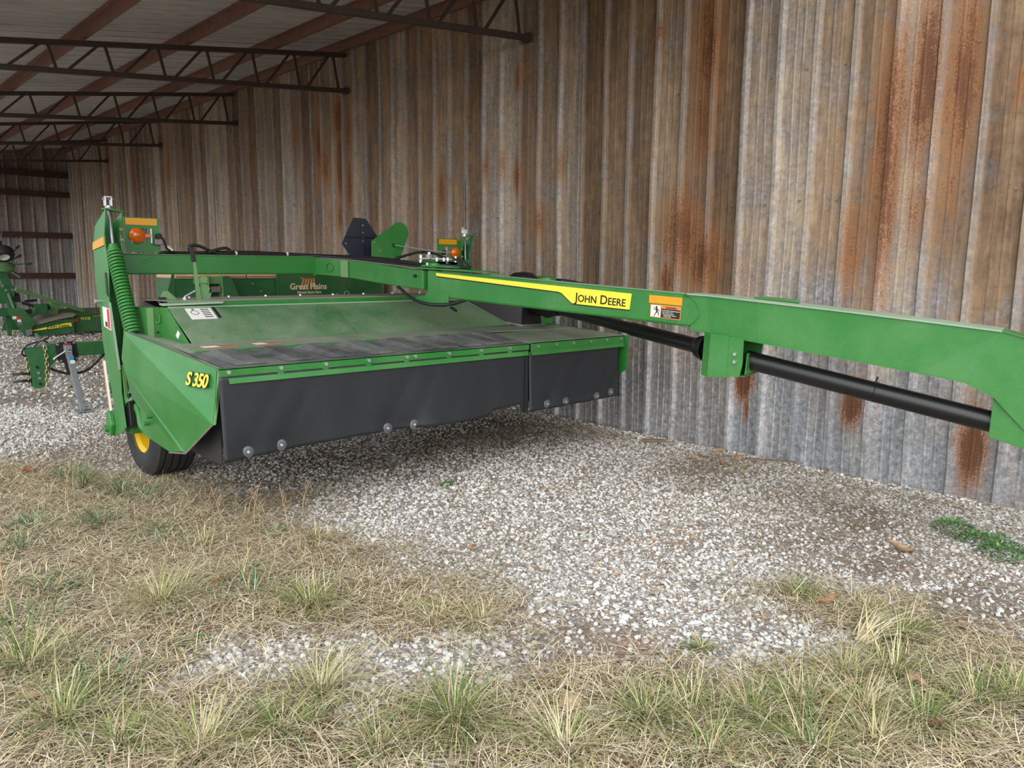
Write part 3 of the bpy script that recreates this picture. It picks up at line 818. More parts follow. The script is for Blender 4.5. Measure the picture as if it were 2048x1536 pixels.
# --- upright posts with springs and lamps
def post(sgn):
    """sgn +1 = left post; the right one is its mirror about the machine centre x = 3.55"""
    mx = (lambda p: Vector(p)) if sgn > 0 else (lambda p: Vector((7.025 - p[0], p[1] + 0.28, p[2] - (0.075 if p[2] > 1.2 else 0))))
    def mk(poly, vec, name, mat, parent, bev=0.003):
        v = Vector(vec)
        if sgn < 0: v.x = -v.x
        return MB().prism([mx(p) for p in poly], v).build(name, mat, parent, bev)
    outer = [(1.72, 6.10, 1.963), (1.72, 6.39, 1.842), (1.72, 6.447, 1.71), (1.72, 6.47, 1.453), (1.72, 6.395, 1.234), (1.72, 6.384, 1.012), (1.72, 6.334, 0.849),
             (1.72, 6.251, 0.671), (1.72, 6.20, 0.533), (1.72, 6.29, 0.42), (1.72, 6.35, 0.37), (1.72, 6.342, 0.305), (1.72, 6.232, 0.308), (1.72, 6.05, 0.36), (1.72, 5.955, 0.417), (1.72, 5.987, 0.54),
             (1.72, 6.01, 0.646), (1.72, 6.007, 0.827), (1.72, 6.063, 1.001), (1.72, 6.142, 1.175), (1.72, 6.158, 1.318), (1.72, 6.126, 1.513), (1.72, 6.162, 1.671), (1.72, 6.174, 1.777), (1.72, 6.127, 1.88)]
    p = mk(outer, (0.008, 0, 0), 'upright_post', 'green', mower)
    mk([(1.728, 6.42, 0.60), (1.728, 6.44, 1.45), (1.728, 6.43, 1.72), (1.728, 6.37, 1.85), (1.728, 6.15, 1.955), (1.827, 6.15, 1.955), (1.827, 6.37, 1.85), (1.827, 6.43, 1.72), (1.827, 6.44, 1.45), (1.827, 6.42, 0.60)], (0, 0.0, -0.006), 'post_web_cap', 'green', p, 0) if False else None
    mk([(1.728, 6.30, 0.62), (1.827, 6.30, 0.62), (1.827, 6.34, 1.90), (1.728, 6.34, 1.90)], (0, 0.008, 0), 'post_web', 'green', p, 0)
    inner = [(1.835, 6.10, 1.945), (1.835, 6.40, 1.85), (1.835, 6.45, 1.70), (1.835, 6.45, 1.45), (1.835, 6.39, 1.2), (1.835, 6.36, 0.95), (1.835, 6.27, 0.65), (1.835, 6.22, 0.45), (1.835, 6.02, 0.42), (1.835, 6.03, 0.8), (1.835, 6.12, 1.15), (1.835, 6.14, 1.5), (1.835, 6.17, 1.78), (1.835, 6.12, 1.88)]
    mk(inner, (-0.008, 0, 0), 'inner_plate', 'green', p)
    cap = [(1.72, 6.10, 1.955), (1.84, 6.10, 1.938), (1.84, 6.20, 1.935), (1.72, 6.20, 1.955)]
    mk(cap, (0, 0, 0.010), 'post_cap', 'green', p)
    if sgn > 0:
        mk([(1.712, 6.175, 1.765), (1.712, 6.438, 1.728), (1.712, 6.446, 1.700), (1.712, 6.446, 1.672), (1.712, 6.172, 1.705)], (0.007, 0, 0), 'amber_reflector', 'amber', p, 0)
        d = mk([(1.714, 6.14, 1.10), (1.714, 6.30, 1.12), (1.714, 6.31, 1.265), (1.714, 6.15, 1.255)], (0.005, 0, 0), 'warning_decal', 'white', p, 0)
        mk([(1.711, 6.148, 1.11), (1.711, 6.19, 1.115), (1.711, 6.198, 1.255), (1.711, 6.156, 1.25)], (0.003, 0, 0), 'decal_stripe', 'red', d, 0)
        mk([(1.711, 6.21, 1.12), (1.711, 6.25, 1.125), (1.711, 6.253, 1.16), (1.711, 6.213, 1.155)], (0.003, 0, 0), 'decal_print', 'ink', d, 0)
        mk([(1.714, 6.155, 1.34), (1.714, 6.20, 1.36), (1.714, 6.205, 1.50), (1.714, 6.185, 1.515), (1.714, 6.17, 1.50)], (0.005, 0, 0), 'slot', 'black', p, 0)
        # long weld-on stiffener, pale edge along the front of the lower post
        MB().bar((1.718, 6.135, 1.30), (1.718, 6.005, 0.83), 0.012, 0.012).build('post_edge', 'pale_green', p)
        MB().bar((1.745, 6.02, 0.86), (1.75, 5.99, 0.60), 0.022, 0.012).build('guide_rod', 'green_light', p)
        MB().cyl((1.69, 6.40, 1.30), (1.74, 6.40, 1.30), 0.017, 10).build('pin', 'zinc', p, smooth='auto')
        MB().tube(smoothpath([(1.70, 6.41, 1.29), (1.70, 6.42, 1.20), (1.70, 6.40, 1.10)], 4), 0.004, 6).build('pin_cable', 'hose', p)
        # reflective strip facing outward on the lower back of the post
        MB().prism([(1.712, 6.345, 0.86), (1.712, 6.395, 0.86), (1.712, 6.28, 0.40), (1.712, 6.235, 0.40)], (0.008, 0, 0)).build('reflective_strip', 'white', p)
        MB().prism([(1.711, 6.375, 0.86), (1.711, 6.395, 0.86), (1.711, 6.28, 0.40), (1.711, 6.262, 0.40)], (0.004, 0, 0)).build('reflective_stripe', 'orange', p)
        # pivot lugs at the foot
        f = MB().prism([(1.69, 6.33, 0.31), (1.69, 6.24, 0.31), (1.69, 6.20, 0.40), (1.69, 6.25, 0.50), (1.69, 6.31, 0.47), (1.69, 6.345, 0.38)], (0.03, 0, 0)).build('foot_lug', 'green', p, 0.006)
        MB().cyl((1.665, 6.285, 0.36), (1.70, 6.285, 0.36), 0.024, 12).build('foot_pin', 'green', p, smooth='auto')
        MB().prism([(1.75, 5.95, 0.42), (1.75, 6.15, 0.36), (1.75, 6.15, 0.62), (1.75, 5.97, 0.66)], (0.10, 0, 0)).build('foot_block', 'black', p, 0.006)
    # spring
    st, sb_ = mx((1.775, 6.17, 1.690)), mx((1.785, 5.88, 1.085))
    ax = (sb_ - st); L = ax.length; ax.normalize()
    e1 = ax.cross(Vector((0, 1, 0))).normalized(); e2 = ax.cross(e1)
    turns, R, r = 27, 0.046, 0.0102
    path = []
    N = turns * 14
    for i in range(N + 1):
        f = i / N; a = 2 * math.pi * turns * f
        rad = R * (0.62 + 0.38 * min(1, f * 16))
        path.append(st + ax * L * f + (e1 * math.cos(a) + e2 * math.sin(a)) * rad)
    sp = MB().tube(path, r, 7).build('lift_spring', 'green', p, smooth=True)
    MB().cyl(st - ax * 0.02, st + ax * 0.03, 0.032, 12, 0.042).build('spring_plug', 'green', sp, smooth='auto')
    MB().cyl(mx((1.766, 6.195, 1.985)), st, 0.011, 10).build('spring_rod', 'galv', p, smooth='auto')
    MB().cyl(sb_ - ax * 0.03, sb_ + Vector((0, 0, -0.35)), 0.02, 8).build('spring_anchor', 'green', p, smooth='auto')
    # clevis on top
    cv = MB().lathe(mx((1.766, 6.195, 1.955)), (0, 0, 1), [(0.03, 0), (0.03, 0.012), (0.022, 0.016), (0.02, 0.03), (0, 0.03)], 14).build('rod_nut', 'zinc', p, smooth='auto')
    c0 = mx((1.766, 6.195, 2.0))
    mb = MB()
    mb.obox(c0 + Vector((-0.02, 0, 0.015)), (0.005, 0, 0), (0, 0.022, 0), (0, 0, 0.035)).obox(c0 + Vector((0.02, 0, 0.015)), (0.005, 0, 0), (0, 0.022, 0), (0, 0, 0.035)).obox(c0 + Vector((0, 0, 0.045)), (0.025, 0, 0), (0, 0.022, 0), (0, 0, 0.006))
    mb.build('rod_clevis', 'zinc', p, 0.003)
    MB().cyl(c0 + Vector((-0.035, 0, 0.03)), c0 + Vector((0.04, 0, 0.035)), 0.008, 8).build('clevis_pin', 'zinc', p)
    if sgn < 0: mx = lambda p: Vector((7.13 - p[0], p[1] + 0.03, p[2] - 0.075))
    # lamp bracket plate with cut-out, amber reflector and lamp
    x0, x1, z0, z1, y = 1.945, 2.205, 1.665, 1.925, 6.47
    hx0, hx1, hz0, hz1 = 1.985, 2.115, 1.735, 1.845
    xs = [x0, hx0, hx1, x1]; zs = [z0, hz0, hz1, z1]
    mb = MB()
    for i in range(3):
        for j in range(3):
            if i == 1 and j == 1: continue
            a, b = mx((xs[i], y, zs[j])), mx((xs[i + 1], y + 0.006, zs[j + 1]))
            mb.box((min(a.x, b.x), a.y, a.z), (max(a.x, b.x), b.y, b.z))
    br = mb.build('lamp_bracket', 'green', p)
    a, b = mx((1.958, y - 0.004, 1.868)), mx((2.187, y - 0.001, 1.918))
    MB().box((min(a.x, b.x), a.y, a.z), (max(a.x, b.x), b.y, b.z)).build('amber_reflector', 'amber', br, label='amber strip')
    lc = mx((2.032, y - 0.02, 1.788)) if sgn > 0 else mx((1.985, y - 0.02, 1.785))
    ln = MB().lathe(lc, (0, -1, 0), [(0.0, -0.03), (0.04, -0.03), (0.058, -0.012), (0.056, 0.006), (0.045, 0.016), (0.014, 0.024), (0.010, 0.030), (0, 0.031)], 28).build('amber_lamp', 'lens', br, smooth='auto', label='round amber warning lamp')
    s2 = 1 if sgn > 0 else -1
    MB().obox(lc + Vector((0.075 * s2, 0.005, 0)), (0.025, 0, 0), (0, 0.012, 0), (0, 0, 0.014)).build('lamp_stalk', 'lens', ln, 0.004)
    MB().obox(lc + Vector((0.104 * s2, 0.012, 0)), (0.006, 0, 0), (0, 0.006, 0), (0, 0, 0.055)).build('lamp_strap', 'zinc', br)
    MB().obox(lc + Vector((0.15 * s2, -0.005, -0.045)), (0.028, 0, 0), (0, 0.018, 0), (0, 0, 0.022)).build('plug', 'steel', br, 0.004)
    MB().disc(lc + Vector((0.155 * s2, -0.01, 0.0)), (0, 1, 0), 0.022, 0.03, 14).build('grommet', 'black', br, smooth='auto')
    if sgn < 0: mx = lambda p: Vector((7.025 - p[0], p[1] + 0.28, p[2] - 0.075))
    for dz in (0.03, -0.045):
        MB().disc(mx((1.83, 6.16, 1.79 + dz)), (1, 0, 0), 0.012, 0.02, 8).build('bolt', 'zinc', p)
    return p
pl = post(1)
prr = post(-1)
MB().tube(smoothpath([(2.185, 6.43, 1.80), (2.215, 6.43, 1.76), (2.25, 6.44, 1.69), (2.34, 6.47, 1.66), (2.45, 6.49, 1.662)], 6), 0.009, 8).build('lamp_cable', 'hose', pl, smooth=True)
MB().cyl((2.243, 6.437, 1.71), (2.285, 6.45, 1.682), 0.012, 8).build('cable_tag', 'white', pl)

# --- hose bundle on top of the beam
def hose(name, pts, r, parent=mower, mat='hose', n=8):
    return MB().tube(smoothpath(pts, 6), r, n).build(name, mat, parent, smooth=True)
hose('hose', [(2.2, 6.50, 1.664), (2.6, 6.50, 1.664), (3.0, 6.49, 1.664), (3.4, 6.48, 1.66), (3.66, 6.3, 1.645), (3.78, 5.9, 1.62), (3.82, 5.5, 1.585), (3.88, 5.2, 1.565)], 0.012)
hose('hose', [(2.45, 6.49, 1.664), (2.9, 6.515, 1.678), (3.3, 6.50, 1.668), (3.6, 6.42, 1.655), (3.86, 5.95, 1.63), (3.88, 5.5, 1.60), (3.9, 5.25, 1.585)], 0.013)
hose('hose', [(2.7, 6.53, 1.662), (3.2, 6.53, 1.662), (3.62, 6.46, 1.66), (3.90, 6.0, 1.64), (3.98, 5.6, 1.60), (4.05, 5.3, 1.58)], 0.012)
hose('hose_loop', [(2.46, 6.47, 1.668), (2.42, 6.47, 1.70), (2.46, 6.47, 1.725), (2.52, 6.47, 1.715), (2.60, 6.47, 1.68), (2.68, 6.47, 1.664), (2.74, 6.47, 1.668), (2.76, 6.47, 1.69), (2.72, 6.47, 1.708), (2.65, 6.47, 1.695), (2.58, 6.47, 1.67)], 0.012)
for x in (2.82, 3.28):
    MB().disc((x, 6.495, 1.668), (1, 0, 0), 0.017, 0.012, 10).build('hose_clip', 'white', mower)
hose('hose', [(3.66, 5.35, 1.41), (3.66, 5.15, 1.32), (3.70, 4.98, 1.285), (3.80, 4.85, 1.29), (3.86, 4.72, 1.33)], 0.013)

# --- sign plates on the frame
sgn_ = MB().prism([(3.90, 6.62, 1.775), (4.03, 6.62, 2.02), (4.165, 6.62, 2.015), (4.34, 6.62, 1.79), (4.27, 6.62, 1.66), (3.99, 6.62, 1.66)], (0, 0.006, 0)).build('sign_board', 'sign', mower, label='black back of the slow vehicle sign')
MB().box((4.10, 6.605, 1.62), (4.135, 6.62, 1.98)).build('sign_mount', 'sign', sgn_)
MB().box((3.93, 6.612, 1.835), (4.29, 6.618, 1.842)).build('sign_rib', 'black', sgn_)
for (x, z) in ((4.118, 1.95), (4.118, 1.88), (4.118, 1.80), (3.93, 1.775)):
    MB().disc((x, 6.602, z), (0, 1, 0), 0.008, 0.01, 8).build('bolt', 'zinc', sgn_)
tp = []
cx, cz, rr0 = 4.375, 1.885, 0.098
for i in range(11):
    a = math.radians(128 - i * 16)
    tp.append((cx + rr0 * math.cos(a), 6.36, cz + rr0 * math.sin(a)))
tp += [(4.37, 6.36, 1.62), (4.06, 6.36, 1.62), (4.06, 6.36, 1.80)]
gp = MB().prism(tp, (0, 0.006, 0)).build('pivot_guard', 'green', mower, label='green rounded guard plate')
for (x, z) in ((4.085, 1.79), (4.15, 1.71)):
    MB().disc((x, 6.357, z), (0, 1, 0), 0.008, 0.01, 8).build('bolt', 'zinc', gp)
MB().torus((4.30, 6.355, 1.765), (0, 1, 0), 0.014, 0.004, 14, 6).build('eyelet', 'black', gp)
MB().tube([(4.30, 6.34, 1.765), (4.52, 6.2, 1.73), (4.72, 6.05, 1.70)], 0.006, 8).build('guide_rod', 'galv', gp)

# --- hydraulic fittings on the pivot
fit = MB().obox((4.02, 5.42, 1.653), (0.019, 0, 0), (0, 0.019, 0), (0, 0, 0.021)).build('valve_block', 'zinc', mower, 0.003)
MB().cyl((3.94, 5.45, 1.638), (4.25, 5.32, 1.633), 0.008, 8).build('hydraulic_pipe', 'zinc', fit, smooth='auto')
for (x, y, z, r, h) in ((3.955, 5.45, 1.643, 0.017, 0.05), (4.02, 5.42, 1.678, 0.016, 0.03), (4.08, 5.395, 1.633, 0.017, 0.03), (4.135, 5.37, 1.633, 0.016, 0.03), (4.165, 5.355, 1.623, 0.016, 0.055), (4.23, 5.33, 1.636, 0.015, 0.05), (3.95, 5.45, 1.598, 0.014, 0.06), (3.95, 5.40, 1.563, 0.012, 0.05)):
    MB().cyl((x, y, z - h / 2), (x, y, z + h / 2), r * 0.8, 6).build('fitting', 'zinc', fit)
hose('hose', [(4.165, 5.355, 1.62), (4.16, 5.32, 1.57), (4.14, 5.25, 1.55)], 0.011)
hose('hose', [(4.23, 5.33, 1.645), (4.28, 5.28, 1.62), (4.30, 5.22, 1.57)], 0.010)
hose('hose', [(4.20, 5.34, 1.645), (4.24, 5.30, 1.62), (4.26, 5.25, 1.57)], 0.010)
hose('hose', [(4.28, 6.30, 1.64), (4.42, 6.28, 1.68), (4.54, 6.25, 1.705), (4.68, 6.2, 1.69), (4.80, 6.15, 1.63)], 0.012)
hose('hose', [(3.86, 5.3, 1.585), (3.95, 5.2, 1.585), (4.05, 5.15, 1.58), (4.2, 5.1, 1.565)], 0.014)

# ------------------------------------------------------------------ tongue, in its own (s along, o across, z) frame
TA, TD, TN = Vector((3.78, 4.95, 0)), Vector((0.224669, -0.974435, 0)), Vector((0.974435, 0.224669, 0))
def T(s, o, z): return TA + TD * s + TN * o + Vector((0, 0, z))
def tz(s): return 1.5395 - 0.0594 * s
tube_ = MB().prism([T(-0.142, 0, 1.342), T(-0.142, 0, tz(-0.142)), T(2.06, 0, tz(2.06)), T(2.06, 0, 1.214)], TN * 0.155)
tg = tube_.build('tongue_tube', 'green', mower, 0.016)
MB().prism([T(0.0, 0.02, tz(0) + 0.001), T(2.0, 0.02, tz(2.0) + 0.001), T(2.0, 0.135, tz(2.0) + 0.001), T(0.0, 0.135, tz(0) + 0.001)], (0, 0, 0.002)).build('tongue_dust', 'pale_green', tg)
# clevis plates at the pivot
MB().prism([T(-0.26, -0.01, 1.558), T(0.35, 0.0, 1.535), T(0.45, 0.02, 1.53), T(0.45, 0.16, 1.53), T(-0.20, 0.17, 1.56)], (0, 0, 0.012)).build('pivot_plate', 'green', tg, 0.003)
MB().prism([T(-0.20, 0.0, 1.575), T(0.10, 0.02, 1.566), T(0.10, 0.12, 1.566), T(-0.20, 0.12, 1.575)], (0, 0, 0.012)).build('pivot_washer_plate', 'green', tg, 0.003)
MB().prism([T(-0.26, -0.008, 1.335), T(-0.16, -0.008, 1.345), T(-0.13, -0.008, 1.380), T(0.08, -0.008, 1.372), T(0.085, -0.008, 1.262), T(-0.02, -0.008, 1.262), T(-0.24, -0.008, 1.285)], TN * 0.01).build('pivot_cheek', 'green', tg, 0.002)
MB().prism([T(-0.25, 0, 1.335), T(0.08, 0, 1.30), T(0.08, 0.15, 1.30), T(-0.25, 0.15, 1.335)], (0, 0, -0.012)).build('pivot_plate', 'green', tg, 0.003)
MB().cyl(T(-0.13, 0.08, 1.28), T(-0.13, 0.08, 1.60), 0.045, 18).build('pivot_pin', 'green', tg, smooth='auto')
MB().disc(T(-0.16, 0.03, 1.59), (0, 0, 1), 0.012, 0.03, 8).build('bolt', 'zinc', tg)
MB().bar(T(0.08, 0.03, 1.262), T(0.14, 0.02, 1.235), 0.02, 0.012).build('stop_tab', 'black', tg)
for s in (-0.24, -0.18):
    MB().disc(T(s, 0.03, 1.318), TN, 0.014, 0.05, 8).build('bolt', 'zinc', tg)
# yellow banner with the maker's name
def band(o, pts, name, mat, parent):
    return MB().prism([T(s, o, z) for s, z in pts], TN * 0.0012).build(name, mat, parent)
bandp = [(-0.046, 1.526), (1.641, 1.414), (1.628, 1.308), (1.215, 1.3315), (1.182, 1.3365), (1.10, 1.403), (1.07, 1.412), (-0.036, 1.503)]
band(-0.0025, [(s, z - 0.008) for s, z in bandp], 'banner_ink_line', 'ink', tg)  # black copy of the banner set slightly lower, showing as a thin line
bn = band(-0.004, bandp, 'banner', 'decal_yellow', tg)
td = (T(1.6, 0, 1.351 - 0.027) - T(1.203, 0, 1.358 - 0.027 + 0.0)).normalized()
txt = text('lettering', 'John Deere', 0.086, T(1.205, -0.0046, 1.3505), T(1.6, 0, 1.3215) - T(1.2, 0, 1.345), (0, 0, 1), 'ink', bn, bold=0.0012, small=True, depth=0.0008, label='black maker name lettering on the yellow banner')
w = max(v.co.dot(TD) for v in txt.data.vertices) - min(v.co.dot(TD) for v in txt.data.vertices)
s0 = min((v.co + ORG[txt.name] - TA).dot(TD) for v in txt.data.vertices)
for v in txt.data.vertices:      # fit the word to its measured length
    q = v.co + ORG[txt.name]
    s = (q - TA).dot(TD)
    ns = 1.203 + (s - s0) * (0.396 / w)
    dz = -(ns - s) * 0.0594
    v.co = v.co + TD * (ns - s) + Vector((0, 0, dz))
band(-0.003, [(1.767, 1.4105), (1.996, 1.398), (1.996, 1.347), (1.766, 1.3595)], 'amber_reflector', 'amber', tg)['label'] = 'amber reflective sticker on the tongue'
wd = band(-0.003, [(1.778, 1.352), (1.992, 1.340), (1.988, 1.254), (1.776, 1.268)], 'warning_decal', 'orange', tg)
wd['label'] = 'orange bordered warning sticker'
band(-0.0042, [(1.783, 1.347), (1.850, 1.3435), (1.848, 1.268), (1.782, 1.272)], 'warning_picture', 'white', wd)
band(-0.0042, [(1.855, 1.325), (1.986, 1.317), (1.983, 1.260), (1.853, 1.267)], 'warning_panel', 'ink', wd)
fig = MB()
def stroke(a, b, r): fig.bar(T(a[0], -0.0048, a[1]), T(b[0], -0.0048, b[1]), r, 0.001, TN)
fig.disc(T(1.822, -0.0048, 1.334), TN, 0.0065, 0.001, 12)
for a, b, r in (((1.822, 1.328), (1.826, 1.305), 0.012), ((1.826, 1.305), (1.815, 1.290), 0.006), ((1.815, 1.290), (1.805, 1.274), 0.005), ((1.826, 1.305), (1.838, 1.292), 0.006), ((1.838, 1.292), (1.836, 1.276), 0.005),
                ((1.822, 1.322), (1.808, 1.316), 0.004), ((1.808, 1.316), (1.806, 1.334), 0.004), ((1.824, 1.322), (1.838, 1.316), 0.004), ((1.838, 1.316), (1.840, 1.304), 0.004)):
    stroke(a, b, r)
fig.build('warning_figure', 'ink', wd)
drn = Vector((TD.x, TD.y, -0.06))
text('lettering', '\u26A0' if False else 'WARNING', 0.016, T(1.885, -0.0048, 1.3265), drn, (0, 0, 1), 'ink', wd, bold=0.0004, depth=0.0004)
for i, (ln_, sz) in enumerate((('AVOID INJURY FROM DRIVELINE', 0.0085), ('- Keep shields in place.', 0.0085), ('- Use only with a tractor', 0.0085), ('equipped with a complete', 0.0085), ('driveline shield.', 0.0085))):
    text('lettering', ln_, sz, T(1.859 + (0.012 if i in (3, 4) else 0), -0.0048, 1.310 - i * 0.0098), drn, (0, 0, 1), 'white', wd, bold=0.0001, depth=0.0004)

# front weldment of the tongue: side plates, top and bottom flanges
def side_off(s): return 0.0 if s < 2.17 else (-0.035 * min(1, (s - 2.17) / 0.33) if s < 3.6 else -0.035 + 0.05 * min(1.0, (s - 3.6) / 0.6))
TOPP = [(2.03, 1.418), (2.17, 1.412), (2.49, 1.389), (2.95, 1.352), (3.364, 1.316), (3.75, 1.279), (3.846, 1.253), (4.02, 1.10), (4.25, 0.86), (4.50, 0.66), (4.95, 0.60)]
BOTP = [(2.06, 1.206), (2.165, 1.190), (2.505, 1.154), (2.95, 1.098), (3.386, 1.044), (3.603, 1.014), (3.741, 0.948), (3.887, 0.793), (4.10, 0.56), (4.40, 0.49), (4.95, 0.47)]
mb = MB(); n = len(TOPP)
for s, z in TOPP: mb.v.append(tuple(T(s, side_off(s) - 0.002, z)))
for s, z in BOTP: mb.v.append(tuple(T(s, side_off(s) - 0.002, z)))
for s, z in TOPP: mb.v.append(tuple(T(s, 0.157 - side_off(s), z)))
for s, z in BOTP: mb.v.append(tuple(T(s, 0.157 - side_off(s), z)))
for i in range(n - 1):
    mb.f += [(i, i + 1, n + i + 1, n + i)[::-1], (2 * n + i, 2 * n + i + 1, 3 * n + i + 1, 3 * n + i), (i, i + 1, 2 * n + i + 1, 2 * n + i), (n + i, n + i + 1, 3 * n + i + 1, 3 * n + i)[::-1]]
mb.f += [(0, n, 3 * n, 2 * n), (n - 1, 2 * n - 1, 4 * n - 1, 3 * n - 1)[::-1]]
wf = mb.build('tongue_front', 'green', mower)
fl = MB()
def ribbon(mb, prof, o0, o1, dz, th):
    for i in range(len(prof) - 1):
        (sa, za), (sb, zb) = prof[i], prof[i + 1]
        oa, ob = side_off(sa), side_off(sb)
        mb.add([T(sa, oa + o0, za + dz), T(sb, ob + o0, zb + dz), T(sb, 0.157 - ob - o0, zb + dz), T(sa, 0.157 - oa - o0, za + dz),
                T(sa, oa + o0, za + dz + th), T(sb, ob + o0, zb + dz + th), T(sb, 0.157 - ob - o0, zb + dz + th), T(sa, 0.157 - oa - o0, za + dz + th)],
               [(0, 1, 2, 3), (7, 6, 5, 4), (0, 4, 5, 1), (1, 5, 6, 2), (2, 6, 7, 3), (3, 7, 4, 0)])
ribbon(fl, TOPP[:6], -0.012, 0, 0.0, 0.010)
fl.build('top_flange', 'pale_green', wf)
fl = MB(); ribbon(fl, TOPP[5:], -0.010, 0, 0.001, 0.008); fl.build('nose_flange', 'green', wf)
fl = MB(); ribbon(fl, BOTP, -0.010, 0, -0.009, 0.010); fl.build('bottom_flange', 'green', wf)
# rounded weld seam where the tube enters the front
ws = [T(2.005 + 0.09 * math.sin(a) * 1.2, -0.004, 1.315 + 0.098 * math.cos(a)) for a in [i * math.pi / 14 for i in range(15)]]
MB().tube(ws, 0.0035, 6).build('weld_seam', 'green', wf, smooth=True)
MB().prism([T(2.42, 0.10, 1.405), T(2.70, 0.10, 1.385), T(2.66, 0.24, 1.39), T(2.46, 0.24, 1.405)], (0, 0, 0.010)).build('hose_tab', 'green', wf, 0.004)
# lower front plate
MB().prism([T(3.736, -0.012, 0.725), T(3.74, -0.012, 0.934), T(3.887, -0.012, 0.793), T(4.05, -0.012, 0.60), T(4.05, -0.012, 0.52), T(3.898, -0.012, 0.681)], TN * 0.012).build('driveline_guard', 'green', wf, 0.002)
MB().prism([T(3.736, 0.17, 0.725), T(3.74, 0.17, 0.934), T(3.887, 0.17, 0.793), T(4.05, 0.17, 0.60), T(4.05, 0.17, 0.52), T(3.898, 0.17, 0.681)], TN * 0.012).build('driveline_guard', 'green', wf, 0.002)
# hitch and parking jack (beyond the right edge of the view)
hk = MB().prism([T(4.90, 0.02, 0.60), T(5.20, 0.05, 0.58), T(5.20, 0.11, 0.58), T(4.90, 0.14, 0.60)], (0, 0, 0.03)).build('hitch_plate', 'green', wf, 0.004)
MB().prism([T(4.90, 0.02, 0.47), T(5.20, 0.05, 0.49), T(5.20, 0.11, 0.49), T(4.90, 0.14, 0.47)], (0, 0, -0.03)).build('hitch_plate', 'green', wf, 0.004)
MB().box((-0.035, -0.035, 0), (0.035, 0.035, 0.75))
jc = T(4.62, -0.10, 0)
MB().obox((jc.x, jc.y, 0.50), (0.035, 0, 0), (0, 0.035, 0), (0, 0, 0.42)).build('parking_jack', 'galv', wf, 0.004)
MB().obox((jc.x, jc.y, 0.012), (0.10, 0, 0), (0, 0.10, 0), (0, 0, 0.012)).build('jack_foot', 'galv', wf, 0.004)
MB().bar(T(4.62, -0.10, 0.56), T(4.62, 0.03, 0.56), 0.10, 0.10).build('jack_bracket', 'green', wf, 0.004)

# hanger bracket and driveline shields
hb = MB()
hb.prism([T(2.165, -0.03, 1.192), T(2.152, -0.03, 0.921), T(2.205, -0.06, 0.915), T(2.215, -0.06, 1.185)], TN * 0.008)
hb.prism([T(2.215, -0.06, 1.186), T(2.205, -0.06, 0.915), T(2.325, -0.055, 0.918), T(2.33, -0.055, 1.178)], TN * 0.008)
hg = hb.build('hanger_bracket', 'green', wf, 0.001)
MB().prism([T(2.33, -0.050, 1.172), T(2.325, -0.050, 0.926), T(2.405, -0.048, 0.930), T(2.42, -0.048, 1.010), T(2.42, -0.048, 1.164)], TN * 0.008).build('bracket_cheek', 'green', hg)
MB().prism([T(2.165, -0.03, 1.19), T(2.152, -0.03, 0.921), T(2.152, 0.20, 0.921), T(2.165, 0.20, 1.19)], TD * 0.006).build('bracket_back', 'green', hg)
MB().prism([T(2.165, 0.20, 1.19), T(2.152, 0.20, 0.921), T(2.44, 0.20, 0.935), T(2.47, 0.20, 1.165)], TN * 0.006).build('bracket_far_cheek', 'green', hg)
MB().prism([T(2.435, -0.015, 1.075), T(2.425, -0.015, 0.94), T(2.425, 0.20, 0.94), T(2.435, 0.20, 1.075), T(2.435, 0.17, 1.075), T(2.43, 0.15, 1.0), T(2.43, 0.09, 0.965), T(2.43, 0.035, 1.0), T(2.435, 0.02, 1.075)], TD * 0.006).build('tube_saddle', 'green', hg)
MB().prism([T(2.20, -0.03, 0.919), T(2.20, 0.20, 0.919), T(2.43, 0.20, 0.930), T(2.43, -0.03, 0.930)], (0, 0, 0.006)).build('bracket_floor', 'green', hg)
for z in (1.068, 1.020):
    MB().disc(T(2.372, -0.055, z), TN, 0.011, 0.016, 6).build('bolt', 'zinc', hg)
fs1 = MB().cyl(T(2.40, 0.09, 1.024), T(3.80, 0.09, 0.780), 0.058, 28).build('driveline_shield', 'shaft', wf, smooth='auto')
MB().torus(T(3.155, 0.09, 0.893), T(3.80, 0.09, 0.780) - T(2.40, 0.09, 1.024), 0.0585, 0.003, 28, 6).build('shield_clamp', 'black', fs1, smooth=True)
MB().bar(T(3.155, 0.07, 0.95), T(3.165, 0.07, 0.985), 0.006, 0.012).build('shield_tie', 'black', fs1)
g0, g1 = T(2.13, 0.10, 1.075), Vector((5.02, 5.12, 1.245))
gm = g0.lerp(g1, 0.36)
ds = MB().cyl(g0, gm, 0.050, 24).build('driveline_shield', 'shaft', mower, smooth='auto')
MB().cyl(gm, g1, 0.044, 24).build('inner_shield', 'shaft', ds, smooth='auto')
bell = MB()
dx = (g0 - g1).normalized()
bell.lathe(g0 - dx * 0.10, dx, [(0.050, 0), (0.066, 0.03), (0.074, 0.05), (0.068, 0.06), (0.080, 0.075), (0.074, 0.085), (0.086, 0.10), (0.086, 0.13)], 24).build('shield_bell', 'black', ds, smooth=True)
bl2 = MB().lathe(g1 - dx * 0.05, dx, [(0.09, -0.05), (0.10, 0.10), (0.085, 0.18), (0.10, 0.24), (0.07, 0.34), (0.05, 0.45)], 20).build('shield_boot', 'black', ds, smooth=True)

